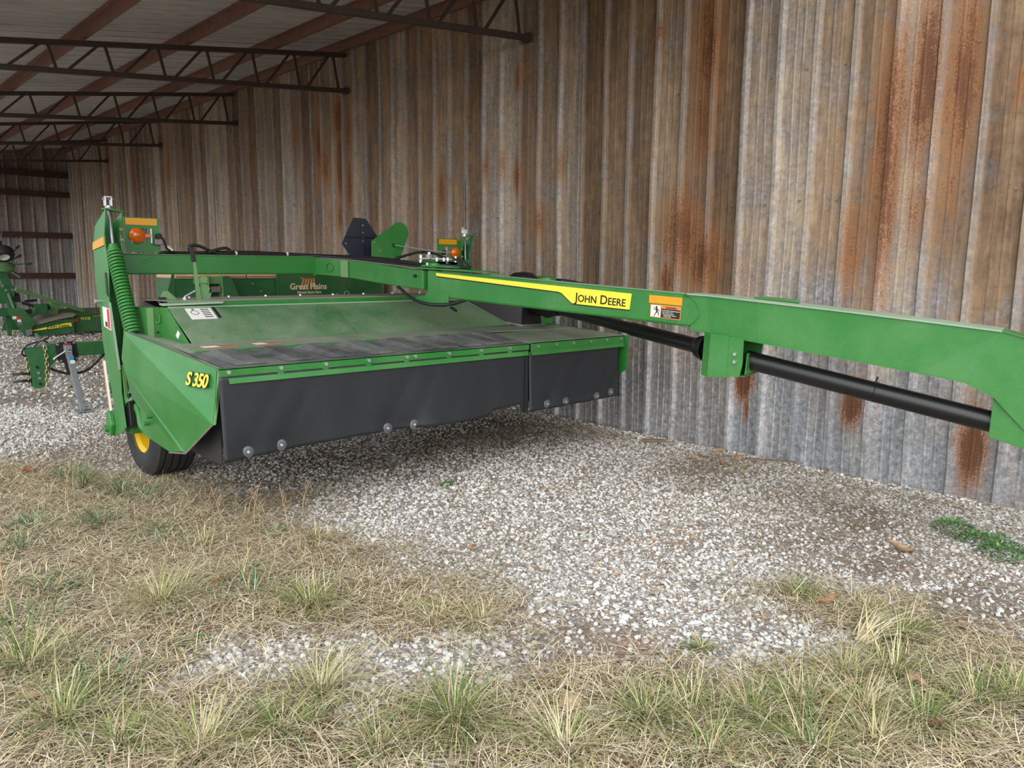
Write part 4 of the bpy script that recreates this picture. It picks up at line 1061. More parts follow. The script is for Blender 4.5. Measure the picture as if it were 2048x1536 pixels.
# --- swivel gearbox on the right of the deck
gx = MB().prism([(4.62, 5.66, 1.28), (4.84, 5.32, 1.06), (4.97, 5.20, 1.045), (5.17, 5.20, 1.045), (5.17, 5.66, 1.045), (5.17, 5.66, 1.30)], (0, 0, 0)) if False else MB()
vs = [(4.84, 5.18, 1.05), (5.13, 5.18, 1.05), (5.13, 5.75, 1.05), (4.60, 5.62, 1.24), (4.66, 5.66, 1.44), (4.92, 5.24, 1.36), (5.12, 5.24, 1.36), (5.12, 5.75, 1.44)]
gx.add(vs, [(0, 5, 4, 3)[::-1], (0, 1, 6, 5), (1, 2, 7, 6), (5, 6, 7, 4), (3, 4, 7, 2), (0, 3, 2, 1)])
gcv = gx.build('gearbox_cover', 'black', mower, 0.015)
MB().tube(smoothpath([(4.60, 5.62, 1.25), (4.76, 5.34, 1.10), (4.84, 5.19, 1.058), (4.90, 5.165, 1.054), (5.14, 5.165, 1.054)], 4), 0.012, 6).build('cover_lip', 'steel', gcv)
MB().disc((4.86, 5.235, 1.13), (-0.7, -0.6, 0.2), 0.013, 0.03, 8).build('bolt', 'zinc', gcv)
gr = MB().box((5.13, 5.20, 1.045), (5.30, 5.55, 1.38)).build('gearbox_side_plate', 'green', mower, 0.02)
MB().prism([(5.24, 5.197, 1.17), (5.255, 5.197, 1.145), (5.27, 5.197, 1.17), (5.255, 5.197, 1.195)], (0, -0.002, 0)).build('arrow_decal', 'amber', gr)
MB().lathe((5.10, 5.42, 1.26), (0, 0, 1), [(0.155, 0), (0.155, 0.14), (0.148, 0.19), (0.125, 0.235), (0.085, 0.262), (0.0, 0.272)], 30).build('gearbox_dome', 'black', mower, smooth='auto')
MB().lathe((5.30, 5.32, 1.30), (0, 0, 1), [(0.11, 0), (0.11, 0.14), (0.10, 0.175), (0.07, 0.195), (0, 0.197)], 20).build('gearbox_housing', 'green', mower, smooth='auto')
MB().prism([(5.36, 5.20, 1.40), (5.40, 5.20, 1.47), (5.50, 5.18, 1.46), (5.66, 5.10, 1.425), (5.70, 5.10, 1.30), (5.40, 5.18, 1.28)], (0.02, 0.12, 0)).build('gearbox_boot', 'black', mower, 0.012)
MB().prism([(5.18, 5.02, 1.28), (5.30, 4.98, 1.18), (5.40, 4.98, 1.165), (5.46, 4.98, 1.20), (5.55, 4.98, 1.25), (5.62, 5.0, 1.14), (5.68, 5.02, 1.14), (5.70, 5.02, 1.26), (5.45, 5.02, 1.33)], (0.0, 0.1, 0)).build('drive_boot', 'black', mower, 0.012)

# --- wheels and lift arms
def wheel(xc, yc):
    R, W = 0.385, 0.33
    prof = [(0.20, -W / 2 + 0.02), (0.26, -W / 2 - 0.005), (0.33, -W / 2 + 0.005), (0.365, -W / 2 + 0.03)]
    x = -W / 2 + 0.035
    tread = []
    for i in range(5):
        c0 = -W / 2 + 0.035 + i * 0.053
        tread += [(R - 0.004 * abs(i - 2), c0), (R - 0.004 * abs(i - 2), c0 + 0.038), (R - 0.022, c0 + 0.042), (R - 0.022, c0 + 0.049)]
    prof = prof + tread[:-2] + [(0.365, W / 2 - 0.03), (0.33, W / 2 - 0.005), (0.26, W / 2 + 0.005), (0.20, W / 2 - 0.02)]
    c = Vector((xc, yc, 0.375))
    tw = MB().lathe(c, (1, 0, 0), prof, 48).build('wheel', 'tyre', mower, smooth='auto')
    MB().lathe(c, (1, 0, 0), [(0.203, -W / 2 + 0.012), (0.207, -W / 2 + 0.020), (0.175, -W / 2 + 0.05), (0.165, -0.02), (0.06, -0.02), (0.055, -0.06), (0.0, -0.06)], 36).build('rim', 'yellow', tw, smooth='auto')
    MB().lathe(c, (-1, 0, 0), [(0.203, -W / 2 + 0.012), (0.207, -W / 2 + 0.020), (0.175, -W / 2 + 0.05), (0.165, -0.02), (0.06, 0.0), (0.0, 0.0)], 36).build('rim', 'yellow', tw, smooth='auto')
    return tw
wheel(2.025, 6.15); wheel(5.06, 6.42)
la = MB().tube(smoothpath([(1.80, 6.02, 0.60), (1.81, 5.93, 0.52), (1.80, 5.86, 0.44), (1.82, 5.80, 0.41), (1.88, 5.76, 0.43), (1.95, 5.78, 0.52), (1.98, 5.85, 0.62)], 5), 0.028, 10).build('lift_arm', 'green', mower, smooth=True)
MB().cyl((1.79, 5.99, 0.58), (1.79, 6.08, 0.70), 0.055, 14).build('lift_cylinder', 'green', mower, smooth='auto')
MB().box((1.78, 6.06, 0.34), (5.34, 6.20, 0.44)).build('axle', 'green', mower, 0.01)
# ------------------------------------------------------------------ ground: gravel, dirt, dry grass
GRASS = [(1.13, 7.17), (1.93, 5.83), (2.33, 5.14), (2.15, 4.26), (2.14, 3.62), (2.37, 2.8), (2.25, 2.48), (1.86, 2.66), (1.51, 2.99), (1.19, 3.28), (0.99, 3.11),
         (1.02, 2.74), (1.17, 2.65), (1.42, 2.43), (1.82, 2.03), (2.05, 1.74), (2.68, 1.62), (3.1, 1.3), (3.26, 1.33), (3.5, 1.89), (3.84, 1.77), (3.94, 1.43),
         (3.66, 1.11), (4.2, 0.3), (4.6, -1.2), (1.0, -2.0), (-3, -2), (-4, 7.9), (0.26, 7.91)]
def in_poly(x, y, poly):
    c = np.zeros(x.shape, bool)
    n = len(poly)
    for i in range(n):
        x0, y0 = poly[i]; x1, y1 = poly[(i + 1) % n]
        if y0 == y1: continue
        m = ((y0 > y) != (y1 > y)) & (x < (x1 - x0) * (y - y0) / (y1 - y0) + x0)
        c ^= m
    return c
def blobs(x, y, L):
    r = np.zeros_like(x)
    for (cx, cy, rx, ry, s) in L:
        r = np.maximum(r, s * np.exp(-(((x - cx) / rx) ** 2 + ((y - cy) / ry) ** 2)))
    return r
def fbm(x, y, f, seed):
    return (value_noise(x * f, y * f, seed) * 0.5 + value_noise(x * f * 2.1 + 5, y * f * 2.1, seed + 1) * 0.3 + value_noise(x * f * 4.3, y * f * 4.3 + 9, seed + 2) * 0.2)
DIRT = [(4.81, 2.08, 0.75, 0.4, 1.0), (4.35, 1.75, 0.5, 0.35, 0.8), (2.38, 2.2, 0.35, 0.28, 0.85), (4.05, 1.12, 0.45, 0.28, 1.1), (1.87, 7.3, 0.9, 0.5, 0.9), (1.5, 6.9, 0.7, 0.4, 0.8), (4.84, 5.8, 1.9, 0.9, 0.9),
        (3.2, 5.7, 1.7, 0.8, 0.8), (2.3, 8.1, 0.8, 0.35, 0.6), (3.0, 14, 1.2, 2.0, 0.6), (5.6, 3.6, 0.6, 0.5, 0.5), (2.05, 5.6, 0.4, 0.5, 0.6), (4.1, 17.2, 1.0, 0.7, 0.8), (2.0, 10.6, 0.5, 0.6, 0.6)]
ORNG = [(2.22, 1.94, 0.18, 0.12, 1.0), (2.54, 2.0, 0.22, 0.14, 0.8), (3.9, 2.68, 0.3, 0.16, 0.55), (2.1, 1.84, 0.12, 0.10, 0.9), (3.35, 2.77, 0.2, 0.16, 0.3), (3.1, 2.3, 0.3, 0.2, 0.2)]
LITT = [(4.88, 5.35, 1.1, 0.35, 1.0), (5.6, 5.1, 0.5, 0.5, 0.9), (5.5, 3.45, 0.6, 0.30, 0.9), (4.98, 3.31, 0.5, 0.25, 0.5), (3.9, 5.35, 0.8, 0.3, 0.7), (5.9, 2.3, 0.25, 1.0, 0.7), (5.3, 2.6, 0.6, 0.35, 0.5),
        (1.6, 6.8, 0.8, 0.5, 0.6), (2.6, 5.0, 0.5, 0.35, 0.4), (2.9, 3.3, 0.4, 0.2, 0.25), (2.3, 3.0, 0.45, 0.3, 0.7), (5.9, 1.3, 0.25, 0.6, 0.5)]
def grass_soft(x, y):
    r = np.random.default_rng(3); acc = np.zeros(x.shape)
    for k in range(7):
        acc += grass_core(x + r.normal(0, 0.11), y + r.normal(0, 0.11))
    return acc / 7
def grass_mask(x, y):
    return RNG.random(x.shape) < grass_soft(x, y) ** 0.9
def grass_core(x, y):
    jx = (value_noise(x * 3.1, y * 3.1, 51) - 0.5) * 0.5 + (value_noise(x * 11, y * 11, 53) - 0.5) * 0.2
    jy = (value_noise(x * 3.1 + 9, y * 3.1, 52) - 0.5) * 0.5 + (value_noise(x * 11 + 4, y * 11, 54) - 0.5) * 0.2
    return in_poly(x + jx, y + jy, GRASS)
def gz(x, y):
    return (fbm(x, y, 1.1, 61) - 0.5) * 0.03 + (fbm(x, y, 6, 64) - 0.5) * 0.012

def grid_lines(dense0, dense1, step, lo, hi):
    a = list(np.arange(dense0, dense1, step))
    out = [dense1]; d = step
    while out[-1] < hi:
        d *= 1.35; out.append(min(hi, out[-1] + d))
    low = [dense0]; d = step
    while low[-1] > lo:
        d *= 1.35; low.append(max(lo, low[-1] - d))
    return np.array(sorted(set(low[1:] + a + out)))
gx_ = grid_lines(-0.6, 6.2, 0.055, -70, 60)
gy_ = grid_lines(-0.6, 11.5, 0.055, -60, 110)
GX, GY = np.meshgrid(gx_, gy_)
GZ = gz(GX, GY) - 0.012
far = np.clip((np.hypot(GX, GY) - 14) / 8, 0, 1)
GZ = GZ * (1 - far) - far * 0.012
nx, ny = len(gx_), len(gy_)
me = bpy.data.meshes.new('ground')
idx = np.arange(nx * ny).reshape(ny, nx)
quads = np.stack([idx[:-1, :-1], idx[:-1, 1:], idx[1:, 1:], idx[1:, :-1]], -1).reshape(-1, 4)
def fill_mesh(me, V, F, smooth=False):
    F = np.asarray(F, np.int32); k = F.shape[1]
    me.vertices.add(len(V)); me.vertices.foreach_set('co', np.asarray(V, np.float32).reshape(-1))
    me.loops.add(F.size); me.loops.foreach_set('vertex_index', F.reshape(-1))
    me.polygons.add(len(F)); me.polygons.foreach_set('loop_start', np.arange(0, F.size, k, dtype=np.int32))
    try: me.polygons.foreach_set('loop_total', np.full(len(F), k, np.int32))
    except Exception: pass
    me.update(calc_edges=True)
    me.polygons.foreach_set('use_smooth', np.full(len(F), smooth))
fill_mesh(me, np.stack([GX, GY, GZ], -1).reshape(-1, 3), quads, True)
def put_attr(me, name, arr):
    a = me.attributes.new(name, 'FLOAT', 'POINT'); a.data.foreach_set('value', np.asarray(arr, np.float32).reshape(-1))
def put_col(me, arr):
    a = me.attributes.new('col', 'FLOAT_COLOR', 'POINT'); a.data.foreach_set('color', np.asarray(arr, np.float32).reshape(-1))
fx, fy = GX.reshape(-1), GY.reshape(-1)
dirt_ = np.clip(blobs(fx, fy, DIRT) + (fbm(fx, fy, 1.7, 71) - 0.5) * 1.0, 0, 1)
put_attr(me, 'dirt', dirt_); put_attr(me, 'orange', np.clip(blobs(fx, fy, ORNG) * 0.9 + (fbm(fx, fy, 3, 75) - 0.62), 0, 1))
inside = ((fx < 45) & (fx > -55)).astype(float)
gm_ = grass_soft(fx, fy)
outer = ((fx < -1.0) | (fy < -0.8)).astype(float)
put_attr(me, 'grassy', np.maximum(gm_, outer))
t = NT('gravel_and_dirt')
tc = t.n('ShaderNodeTexCoord').outputs['Object']
vo = t.n('ShaderNodeTexVoronoi', feature='F1'); vo.inputs['Scale'].default_value = 42; t.l(tc, vo.inputs['Vector'])
v2 = t.n('ShaderNodeTexVoronoi', feature='F1'); v2.inputs['Scale'].default_value = 95; t.l(tc, v2.inputs['Vector'])
sep = t.n('ShaderNodeSeparateColor'); t.l(vo.outputs['Color'], sep.inputs[0])
sep2 = t.n('ShaderNodeSeparateColor'); t.l(v2.outputs['Color'], sep2.inputs[0])
gcol = t.ramp(sep.outputs[0], [(0.0, srgb(132, 124, 115)), (0.35, srgb(164, 157, 149)), (0.65, srgb(188, 184, 178)), (1.0, srgb(224, 222, 218))])
gc2 = t.ramp(sep2.outputs[0], [(0.0, srgb(112, 102, 92)), (0.5, srgb(152, 144, 135)), (1.0, srgb(192, 186, 178))])
pick = t.math('GREATER_THAN', sep2.outputs[1], 0.55)
gcol = t.mix(pick, gcol, gc2)
nb = t.noise(5, 8, 0.7, tc); nf = t.noise(55, 6, 0.8, tc)
dcol = t.ramp(t.math('ADD', t.math('MULTIPLY', nf, 0.6), t.math('MULTIPLY', nb, 0.4)), [(0.35, srgb(80, 66, 56)), (0.5, srgb(122, 107, 93)), (0.68, srgb(168, 154, 138))])
dm = t.math('ADD', t.attr('dirt').outputs['Fac'], t.math('MULTIPLY', t.math('SUBTRACT', nf, 0.5), 1.4), True)
c = t.mix(t.math('MULTIPLY', dm, 0.85), gcol, dcol)
c = t.mix(t.math('MULTIPLY', t.attr('orange').outputs['Fac'], 0.55), c, srgb(156, 120, 96))
scol = t.ramp(nf, [(0.3, srgb(92, 79, 66)), (0.5, srgb(138, 122, 104)), (0.7, srgb(188, 174, 150))])
c = t.mix(t.math('MULTIPLY', t.attr('grassy').outputs['Fac'], 0.85), c, scol)
t.bump(t.math('SUBTRACT', t.math('MULTIPLY', nf, 0.6), t.math('ADD', vo.outputs['Distance'], v2.outputs['Distance'])), 0.55, 0.02)
M['ground'] = t.base(c, 0.9, 0, 0.2)
me.materials.append(M['ground'])
ground = bpy.data.objects.new('ground', me); C.objects.link(ground)
ground['kind'] = 'structure'; ground['label'] = 'pale gravel ground with dirt patches and dry grass'
ORG[ground.name] = Vector((0, 0, 0))

def col_mat(name, rough=0.85, trans=0.0, bump=0.0):
    t = NT(name)
    c = t.attr('col').outputs['Color']
    nz = t.noise(90, 4, 0.7, t.n('ShaderNodeTexCoord').outputs['Object'])
    k = t.ramp(nz, [(0.3, (0.78, 0.78, 0.78)), (0.7, (1.1, 1.1, 1.1))])
    c2 = t.mix(1.0, c, k, 'MULTIPLY')
    return t.base(c2, rough, 0, 0.25)
M['stones'] = col_mat('crushed_limestone')
M['straw'] = col_mat('dry_grass_blades', 0.7)

# --- crushed stones
ico = []
ph = (1 + 5 ** 0.5) / 2
for a, b in ((0, 0),):
    pass
IV = np.array([(-1, ph, 0), (1, ph, 0), (-1, -ph, 0), (1, -ph, 0), (0, -1, ph), (0, 1, ph), (0, -1, -ph), (0, 1, -ph), (ph, 0, -1), (ph, 0, 1), (-ph, 0, -1), (-ph, 0, 1)], float)
IV /= np.linalg.norm(IV[0])
IF = np.array([(0, 11, 5), (0, 5, 1), (0, 1, 7), (0, 7, 10), (0, 10, 11), (1, 5, 9), (5, 11, 4), (11, 10, 2), (10, 7, 6), (7, 1, 8), (3, 9, 4), (3, 4, 2), (3, 2, 6), (3, 6, 8), (3, 8, 9), (4, 9, 5), (2, 4, 11), (6, 2, 10), (8, 6, 7), (9, 8, 1)])
variants = []
for k in range(14):
    v = IV * (1 + RNG.uniform(-0.32, 0.28, (12, 1)))
    v *= np.array([RNG.uniform(0.9, 1.35), RNG.uniform(0.75, 1.05), RNG.uniform(0.5, 0.8)])
    variants.append(v)
variants = np.array(variants)
def in_view(x, y, m=0.75):
    lat = x * math.cos(YAW) - y * math.sin(YAW); dep = x * math.sin(YAW) + y * math.cos(YAW)
    return (np.abs(lat) < dep * 0.665 + m) & (dep > 1.7)
def scatter(n, x0, x1, y0, y1):
    return RNG.uniform(x0, x1, n), RNG.uniform(y0, y1, n)
def stone_cols(n, x, y):
    pal = np.array([srgb(232, 230, 226), srgb(212, 209, 204), srgb(186, 182, 177), srgb(202, 192, 178), srgb(160, 154, 148), srgb(216, 218, 222), srgb(148, 132, 116), srgb(178, 154, 132)])
    p = RNG.choice(8, n, p=[.17, .22, .19, .13, .11, .10, .06, .02])
    c = pal[p].copy()
    c[:, :3] *= RNG.uniform(0.82, 1.08, (n, 1))
    og = blobs(x, y, ORNG)
    m = RNG.random(n) < og * 0.45
    c[m] = np.array(srgb(178, 150, 126)) * np.concatenate([RNG.uniform(0.7, 1.2, (m.sum(), 1)).repeat(3, 1), np.ones((m.sum(), 1))], 1)
    d = np.clip(blobs(x, y, DIRT), 0, 1)[:, None] * RNG.uniform(0.2, 0.9, (n, 1))
    dcol = np.array(srgb(126, 112, 98))[None, :]
    c = c * (1 - d * 0.75) + dcol * d * 0.75
    return np.clip(c, 0, 1)
def stones_for(n, x0, x1, y0, y1, r0, r1, dmax, keep_grass):
    x, y = scatter(n, x0, x1, y0, y1)
    dep = x * math.sin(YAW) + y * math.cos(YAW)
    dd = np.clip(blobs(x, y, DIRT) + (fbm(x, y, 1.7, 71) - 0.5) * 0.8, 0, 1)
    g = grass_mask(x, y)
    k = in_view(x, y) & (dep > dmax[0]) & (dep <= dmax[1]) & (RNG.random(n) > dd * 0.62) & (~g | (RNG.random(n) < keep_grass)) & (x < 6.0) & (x > -0.5)
    x, y = x[k], y[k]
    r = RNG.uniform(r0, r1, len(x)) * np.where(RNG.random(len(x)) < 0.08, 1.35, 1.0)
    return x, y, r
parts = [stones_for(80000, -0.5, 6.0, 0, 7, 0.0065, 0.0135, (1.7, 5.2), 0.06), stones_for(60000, -0.5, 6.0, 0, 7, 0.0035, 0.007, (1.7, 5.0), 0.12),
         stones_for(95000, 0.2, 6.0, 1.0, 11.0, 0.008, 0.015, (5.2, 8.6), 0.05), stones_for(16000, 1.0, 6.0, 6.0, 24.0, 0.014, 0.026, (8.6, 19), 0.1)]
SX = np.concatenate([p[0] for p in parts]); SY = np.concatenate([p[1] for p in parts]); SR = np.concatenate([p[2] for p in parts])
def emit_stones(X, Y, R):
    n = len(X)
    v = variants[RNG.integers(0, 14, n)] * R[:, None, None]
    a = RNG.uniform(0, 2 * math.pi, n); ca, sa = np.cos(a), np.sin(a)
    tl_ = RNG.normal(0, 0.25, (n, 2))
    vx = v[:, :, 0] * ca[:, None] - v[:, :, 1] * sa[:, None]
    vy = v[:, :, 0] * sa[:, None] + v[:, :, 1] * ca[:, None]
    vz = v[:, :, 2] + vx * tl_[:, :1] + vy * tl_[:, 1:]
    z = gz(X, Y) - 0.012 + R * RNG.uniform(0.15, 0.55, n)
    W = np.stack([vx + X[:, None], vy + Y[:, None], vz + z[:, None]], -1)
    return W
W = emit_stones(SX, SY, SR)
n = len(SX)
me = bpy.data.meshes.new('gravel')
fill_mesh(me, W.reshape(-1, 3), (IF[None] + (np.arange(n) * 12)[:, None, None]).reshape(-1, 3))
put_col(me, np.repeat(stone_cols(n, SX, SY), 12, 0))
me.materials.append(M['stones'])
gv = bpy.data.objects.new('gravel', me); C.objects.link(gv); gv.parent = ground; gv['kind'] = 'stuff'
gv['label'] = 'loose pale crushed limestone gravel'

# the largest stones near the camera are pieces of their own
smesh = []
for k in range(8):
    mb = MB(); vv = variants[k] * (1.0)
    mb.v = [tuple(p) for p in vv]; mb.f = [tuple(int(q) for q in f) for f in IF]
    m = bpy.data.meshes.new('stone'); m.from_pydata(mb.v, [], mb.f)
    m.materials.append(M[('stone_white', 'stone_white', 'stone_white', 'stone_grey', 'stone_white', 'stone_tan', 'stone_white', 'stone_orange')[k]])
    smesh.append(m)
bx, by = scatter(5200, 0.3, 5.2, 0.6, 4.6)
dep = bx * math.sin(YAW) + by * math.cos(YAW)
pocket = ((bx - 1.25) / 0.35) ** 2 + ((by - 2.85) / 0.25) ** 2 < 1
ok = in_view(bx, by, 0.0) & (dep < 3.7) & (~grass_mask(bx, by) | pocket)
bx, by = bx[ok][:290], by[ok][:290]
for i, (x, y) in enumerate(zip(bx, by)):
    og = blobs(np.array([x]), np.array([y]), ORNG)[0]
    m = smesh[7] if og > 0.4 and RNG.random() < 0.6 else smesh[int(RNG.integers(0, 7))]
    o = bpy.data.objects.new('stone', m); C.objects.link(o); o.parent = ground
    r = RNG.uniform(0.012, 0.019)
    o.scale = (r, r, r); o.rotation_euler = (RNG.normal(0, 0.2), RNG.normal(0, 0.2), RNG.uniform(0, 6.28))
    o.location = (x, y, float(gz(np.array([x]), np.array([y]))[0]) - 0.012 + r * 0.45)

# --- grass blades
def blades(x, y, z, head, th0, th1, L, wd, cols, flat=None, twist=0.0, nseg=3):
    n = len(x)
    px, py, pz = x.copy(), y.copy(), z.copy()
    hx_, hy_ = np.cos(head), np.sin(head)
    V = []
    bend = RNG.normal(0, 0.25, n)
    for i in range(nseg + 1):
        t = i / nseg
        w = wd * (1 - t * 0.85)
        h = head + bend * t
        ox, oy = -np.sin(h) * w / 2, np.cos(h) * w / 2
        V.append(np.stack([px - ox, py - oy, pz], -1)); V.append(np.stack([px + ox, py + oy, pz + twist * w], -1))
        th = th0 + (th1 - th0) * (i + 0.5) / nseg
        s = L / nseg
        px = px + np.cos(h) * np.cos(th) * s; py = py + np.sin(h) * np.cos(th) * s
        pz = np.maximum(pz + np.sin(th) * s, z * 0 + 0.002 + gz(px, py) - 0.008)
    V = np.stack(V, 1)
    m = 2 * (nseg + 1)
    F = np.array([(2 * i, 2 * i + 1, 2 * i + 3, 2 * i + 2) for i in range(nseg)])
    return V.reshape(-1, 3), (F[None] + (np.arange(n) * m)[:, None, None]).reshape(-1, 4), np.repeat(cols, m, 0)
SP = np.array([srgb(216, 200, 168), srgb(196, 178, 146), srgb(232, 222, 198), srgb(172, 150, 122), srgb(138, 114, 92), srgb(204, 190, 138), srgb(170, 164, 104), srgb(112, 90, 72)])
def straw_cols(n, green=0.0, brown=0.0):
    p = np.array([.26, .23, .17, .13, .06, .08, .03 + green, .04]); p[4] += brown; p[7] += brown; p[3] += brown
    c = SP[RNG.choice(8, n, p=p / p.sum())].copy()
    c[:, :3] *= RNG.uniform(0.85, 1.15, (n, 1))
    return np.clip(c, 0, 1)
def stuff_obj(name, chunks, mat, label):
    V, F, Cc, k = [], [], [], 0
    for v, f, c in chunks:
        V.append(v); F.append(f + k); Cc.append(c); k += len(v)
    me = bpy.data.meshes.new(name)
    fill_mesh(me, np.concatenate(V), np.concatenate(F), True)
    put_col(me, np.concatenate(Cc)); me.materials.append(mat)
    o = bpy.data.objects.new(name, me); C.objects.link(o)
    o['kind'] = 'stuff'; o['label'] = label; o['category'] = 'grass'
    return o
ch = []
x, y = scatter(330000, -1.2, 5.0, -0.6, 8.2)
k = in_view(x, y, 0.7) & grass_mask(x, y)
dens = np.clip(0.35 + fbm(x, y, 2.3, 81) * 1.1, 0, 1)
k &= RNG.random(len(x)) < dens
x, y = x[k], y[k]; n = len(x)
ch.append(blades(x, y, gz(x, y) + RNG.uniform(0, 0.022, n), RNG.uniform(0, 6.28, n), RNG.uniform(-0.05, 0.55, n), RNG.uniform(-0.7, 0.1, n), RNG.uniform(0.05, 0.19, n), RNG.uniform(0.0024, 0.0062, n), straw_cols(n, 0.02, 0.05)))
# half-standing dry blades
x, y = scatter(26000, -1.2, 5.0, -0.6, 8.2)
k = in_view(x, y, 0.7) & grass_mask(x, y) & (RNG.random(len(x)) < np.clip(fbm(x, y, 1.9, 84) * 2.2 - 0.65, 0, 1))
x, y = x[k], y[k]; n = len(x)
ch.append(blades(x, y, gz(x, y), RNG.uniform(0, 6.28, n), RNG.uniform(0.4, 1.3, n), RNG.uniform(-0.5, 0.5, n), RNG.uniform(0.06, 0.17, n), RNG.uniform(0.002, 0.0045, n), straw_cols(n, 0.15)))
stuff_obj('dry_grass', ch, M['straw'], 'matted dry straw-coloured grass covering the foreground ground')
# loose straw and needle litter on the gravel
ch = []
x, y = scatter(190000, 0.2, 5.84, 0.4, 9.5)
pr_ = np.clip(blobs(x, y, LITT), 0, 1) * 0.9 + 0.008
k = in_view(x, y, 0.6) & ~grass_mask(x, y) & (RNG.random(len(x)) < pr_)
x, y = x[k], y[k]; n = len(x)
c = straw_cols(n, 0, 0.28)
ch.append(blades(x, y, gz(x, y) + RNG.uniform(0.0, 0.02, n), RNG.uniform(0, 6.28, n), RNG.uniform(-0.05, 0.3, n), RNG.uniform(-0.4, 0.0, n), RNG.uniform(0.04, 0.16, n), RNG.uniform(0.002, 0.0042, n), c, nseg=2))
x, y = scatter(700, 4.2, 5.72, 0.6, 4.2)
k = in_view(x, y, 0.4) & ~grass_mask(x, y) & (RNG.random(len(x)) < np.clip((x - 4.0) / 2, 0, 1)); x, y = x[k], y[k]; n = len(x)
ch.append(blades(x, y, gz(x, y) + RNG.uniform(0.005, 0.02, n), RNG.normal(1.9, 0.5, n), RNG.uniform(0.0, 0.1, n), RNG.uniform(-0.1, 0.0, n), RNG.uniform(0.15, 0.5, n), RNG.uniform(0.002, 0.004, n), straw_cols(n)))
lo = stuff_obj('straw_litter', ch, M['straw'], 'loose brown straw and needle litter strewn on the gravel under and around the mower')
lo['category'] = 'litter'

# --- grass tufts
ORD = ['leftmost', 'second', 'third', 'fourth', 'fifth', 'sixth', 'seventh', 'eighth', 'ninth', 'tenth', 'eleventh', 'twelfth', 'thirteenth', 'fourteenth', 'fifteenth', 'sixteenth', 'seventeenth', 'eighteenth', 'nineteenth', 'twentieth']
def ranked(pts, what):
    """pair each spot with a label that counts from the left of the view"""
    key = lambda p: (p[0] * math.cos(YAW) - p[1] * math.sin(YAW)) / (p[0] * math.sin(YAW) + p[1] * math.cos(YAW))
    o = sorted(pts, key=key)
    return [(p, what + ', ' + (ORD[i] if i == 0 else 'rightmost' if i == len(o) - 1 else ORD[i] + ' from the left')) for i, p in enumerate(o)]
GP = np.array([srgb(104, 126, 62), srgb(138, 148, 84), srgb(80, 112, 56), srgb(176, 168, 120), srgb(202, 190, 148), srgb(218, 206, 170)])
BP = np.array([srgb(74, 108, 74), srgb(92, 126, 88), srgb(110, 140, 100), srgb(150, 156, 112), srgb(196, 180, 132), srgb(60, 92, 62)])
def tuft(x0, y0, n, rad, hgt, pal, p, label, group=None, name='grass_tuft', lean=None, cat='grass tuft', wd=(0.0028, 0.0058)):
    n = int(n * 1.45); hgt *= 1.22
    a = RNG.uniform(0, 6.28, n); q = np.abs(RNG.normal(0, 1, n)) * rad * 0.5
    x, y = x0 + np.cos(a) * q, y0 + np.sin(a) * q
    head = a + RNG.normal(0, 0.75, n)
    th0 = np.clip(RNG.normal(0.92, 0.36, n) - q / rad * 0.25, 0.1, 1.5); th1 = np.maximum(th0 - RNG.uniform(0.4, 2.0, n), -0.7)
    L = RNG.uniform(0.5, 1.15, n) * hgt
    c = pal[RNG.choice(len(pal), n, p=p)].copy(); c[:, :3] *= RNG.uniform(0.75, 1.12, (n, 1))
    v, f, cc = blades(x, y, gz(x, y) - 0.008, head, th0, th1, L, RNG.uniform(*wd, n), np.clip(c, 0, 1))
    o0 = np.array([x0, y0, 0.0])
    me = bpy.data.meshes.new(name)
    fill_mesh(me, v - o0, f, True); put_col(me, cc); me.materials.append(M['straw'])
    o = bpy.data.objects.new(name, me); C.objects.link(o); o.location = (x0, y0, 0)
    return tag(o, label, cat, group)
Pg = [.24, .2, .14, .16, .14, .12]; Py = [.08, .12, .04, .24, .28, .24]
G1 = 'yellow-green grass tufts in the straw'
LB = 'yellow-green grass tuft growing in the matted dry grass along the bottom of the view'
tuft(1.60, 2.02, 330, 0.11, 0.25, GP, Pg, 'large fresh green grass tuft with long drooping straw blades at the bottom centre')
tuft(3.47, 1.25, 260, 0.13, 0.17, GP, Pg, 'grass tuft with a bent bunch of tan straw on the gravel at right')
tuft(3.57, 1.75, 190, 0.10, 0.12, GP, Pg, 'small grass tuft with brown leaves standing alone right of the bright gravel')
tuft(2.73, 1.77, 70, 0.05, 0.09, GP, Pg, 'tiny wispy grass tuft alone on the bright gravel')
tuft(1.68, 3.22, 240, 0.11, 0.19, GP, Pg, 'green-centred grass tuft at the edge of the left gravel pocket')
tuft(1.18, 3.73, 300, 0.18, 0.21, GP, Py, 'wide straw-yellow grass tuft in the middle of the left dry grass')
tuft(0.57, 3.46, 230, 0.13, 0.22, GP, Pg, 'bright green grass tuft at the left edge of the view')
for (x, y), lb_ in ranked(((2.12, 1.59), (2.28, 1.51), (2.43, 1.36), (1.77, 1.65), (1.12, 2.38), (0.69, 2.67), (3.12, 0.84), (3.27, 0.75), (2.84, 0.91), (2.97, 1.26), (3.12, 1.13), (1.35, 2.52), (0.59, 2.95), (0.88, 2.46), (1.32, 2.07), (2.12, 1.32), (2.39, 1.11), (2.59, 0.98), (2.6, 1.25), (2.75, 1.1)), 'yellow-green grass tuft in the bottom straw'):
    tuft(x, y, int(RNG.integers(130, 230)), RNG.uniform(0.09, 0.15), RNG.uniform(0.14, 0.21), GP, Pg if RNG.random() < 0.55 else Py, lb_, G1)
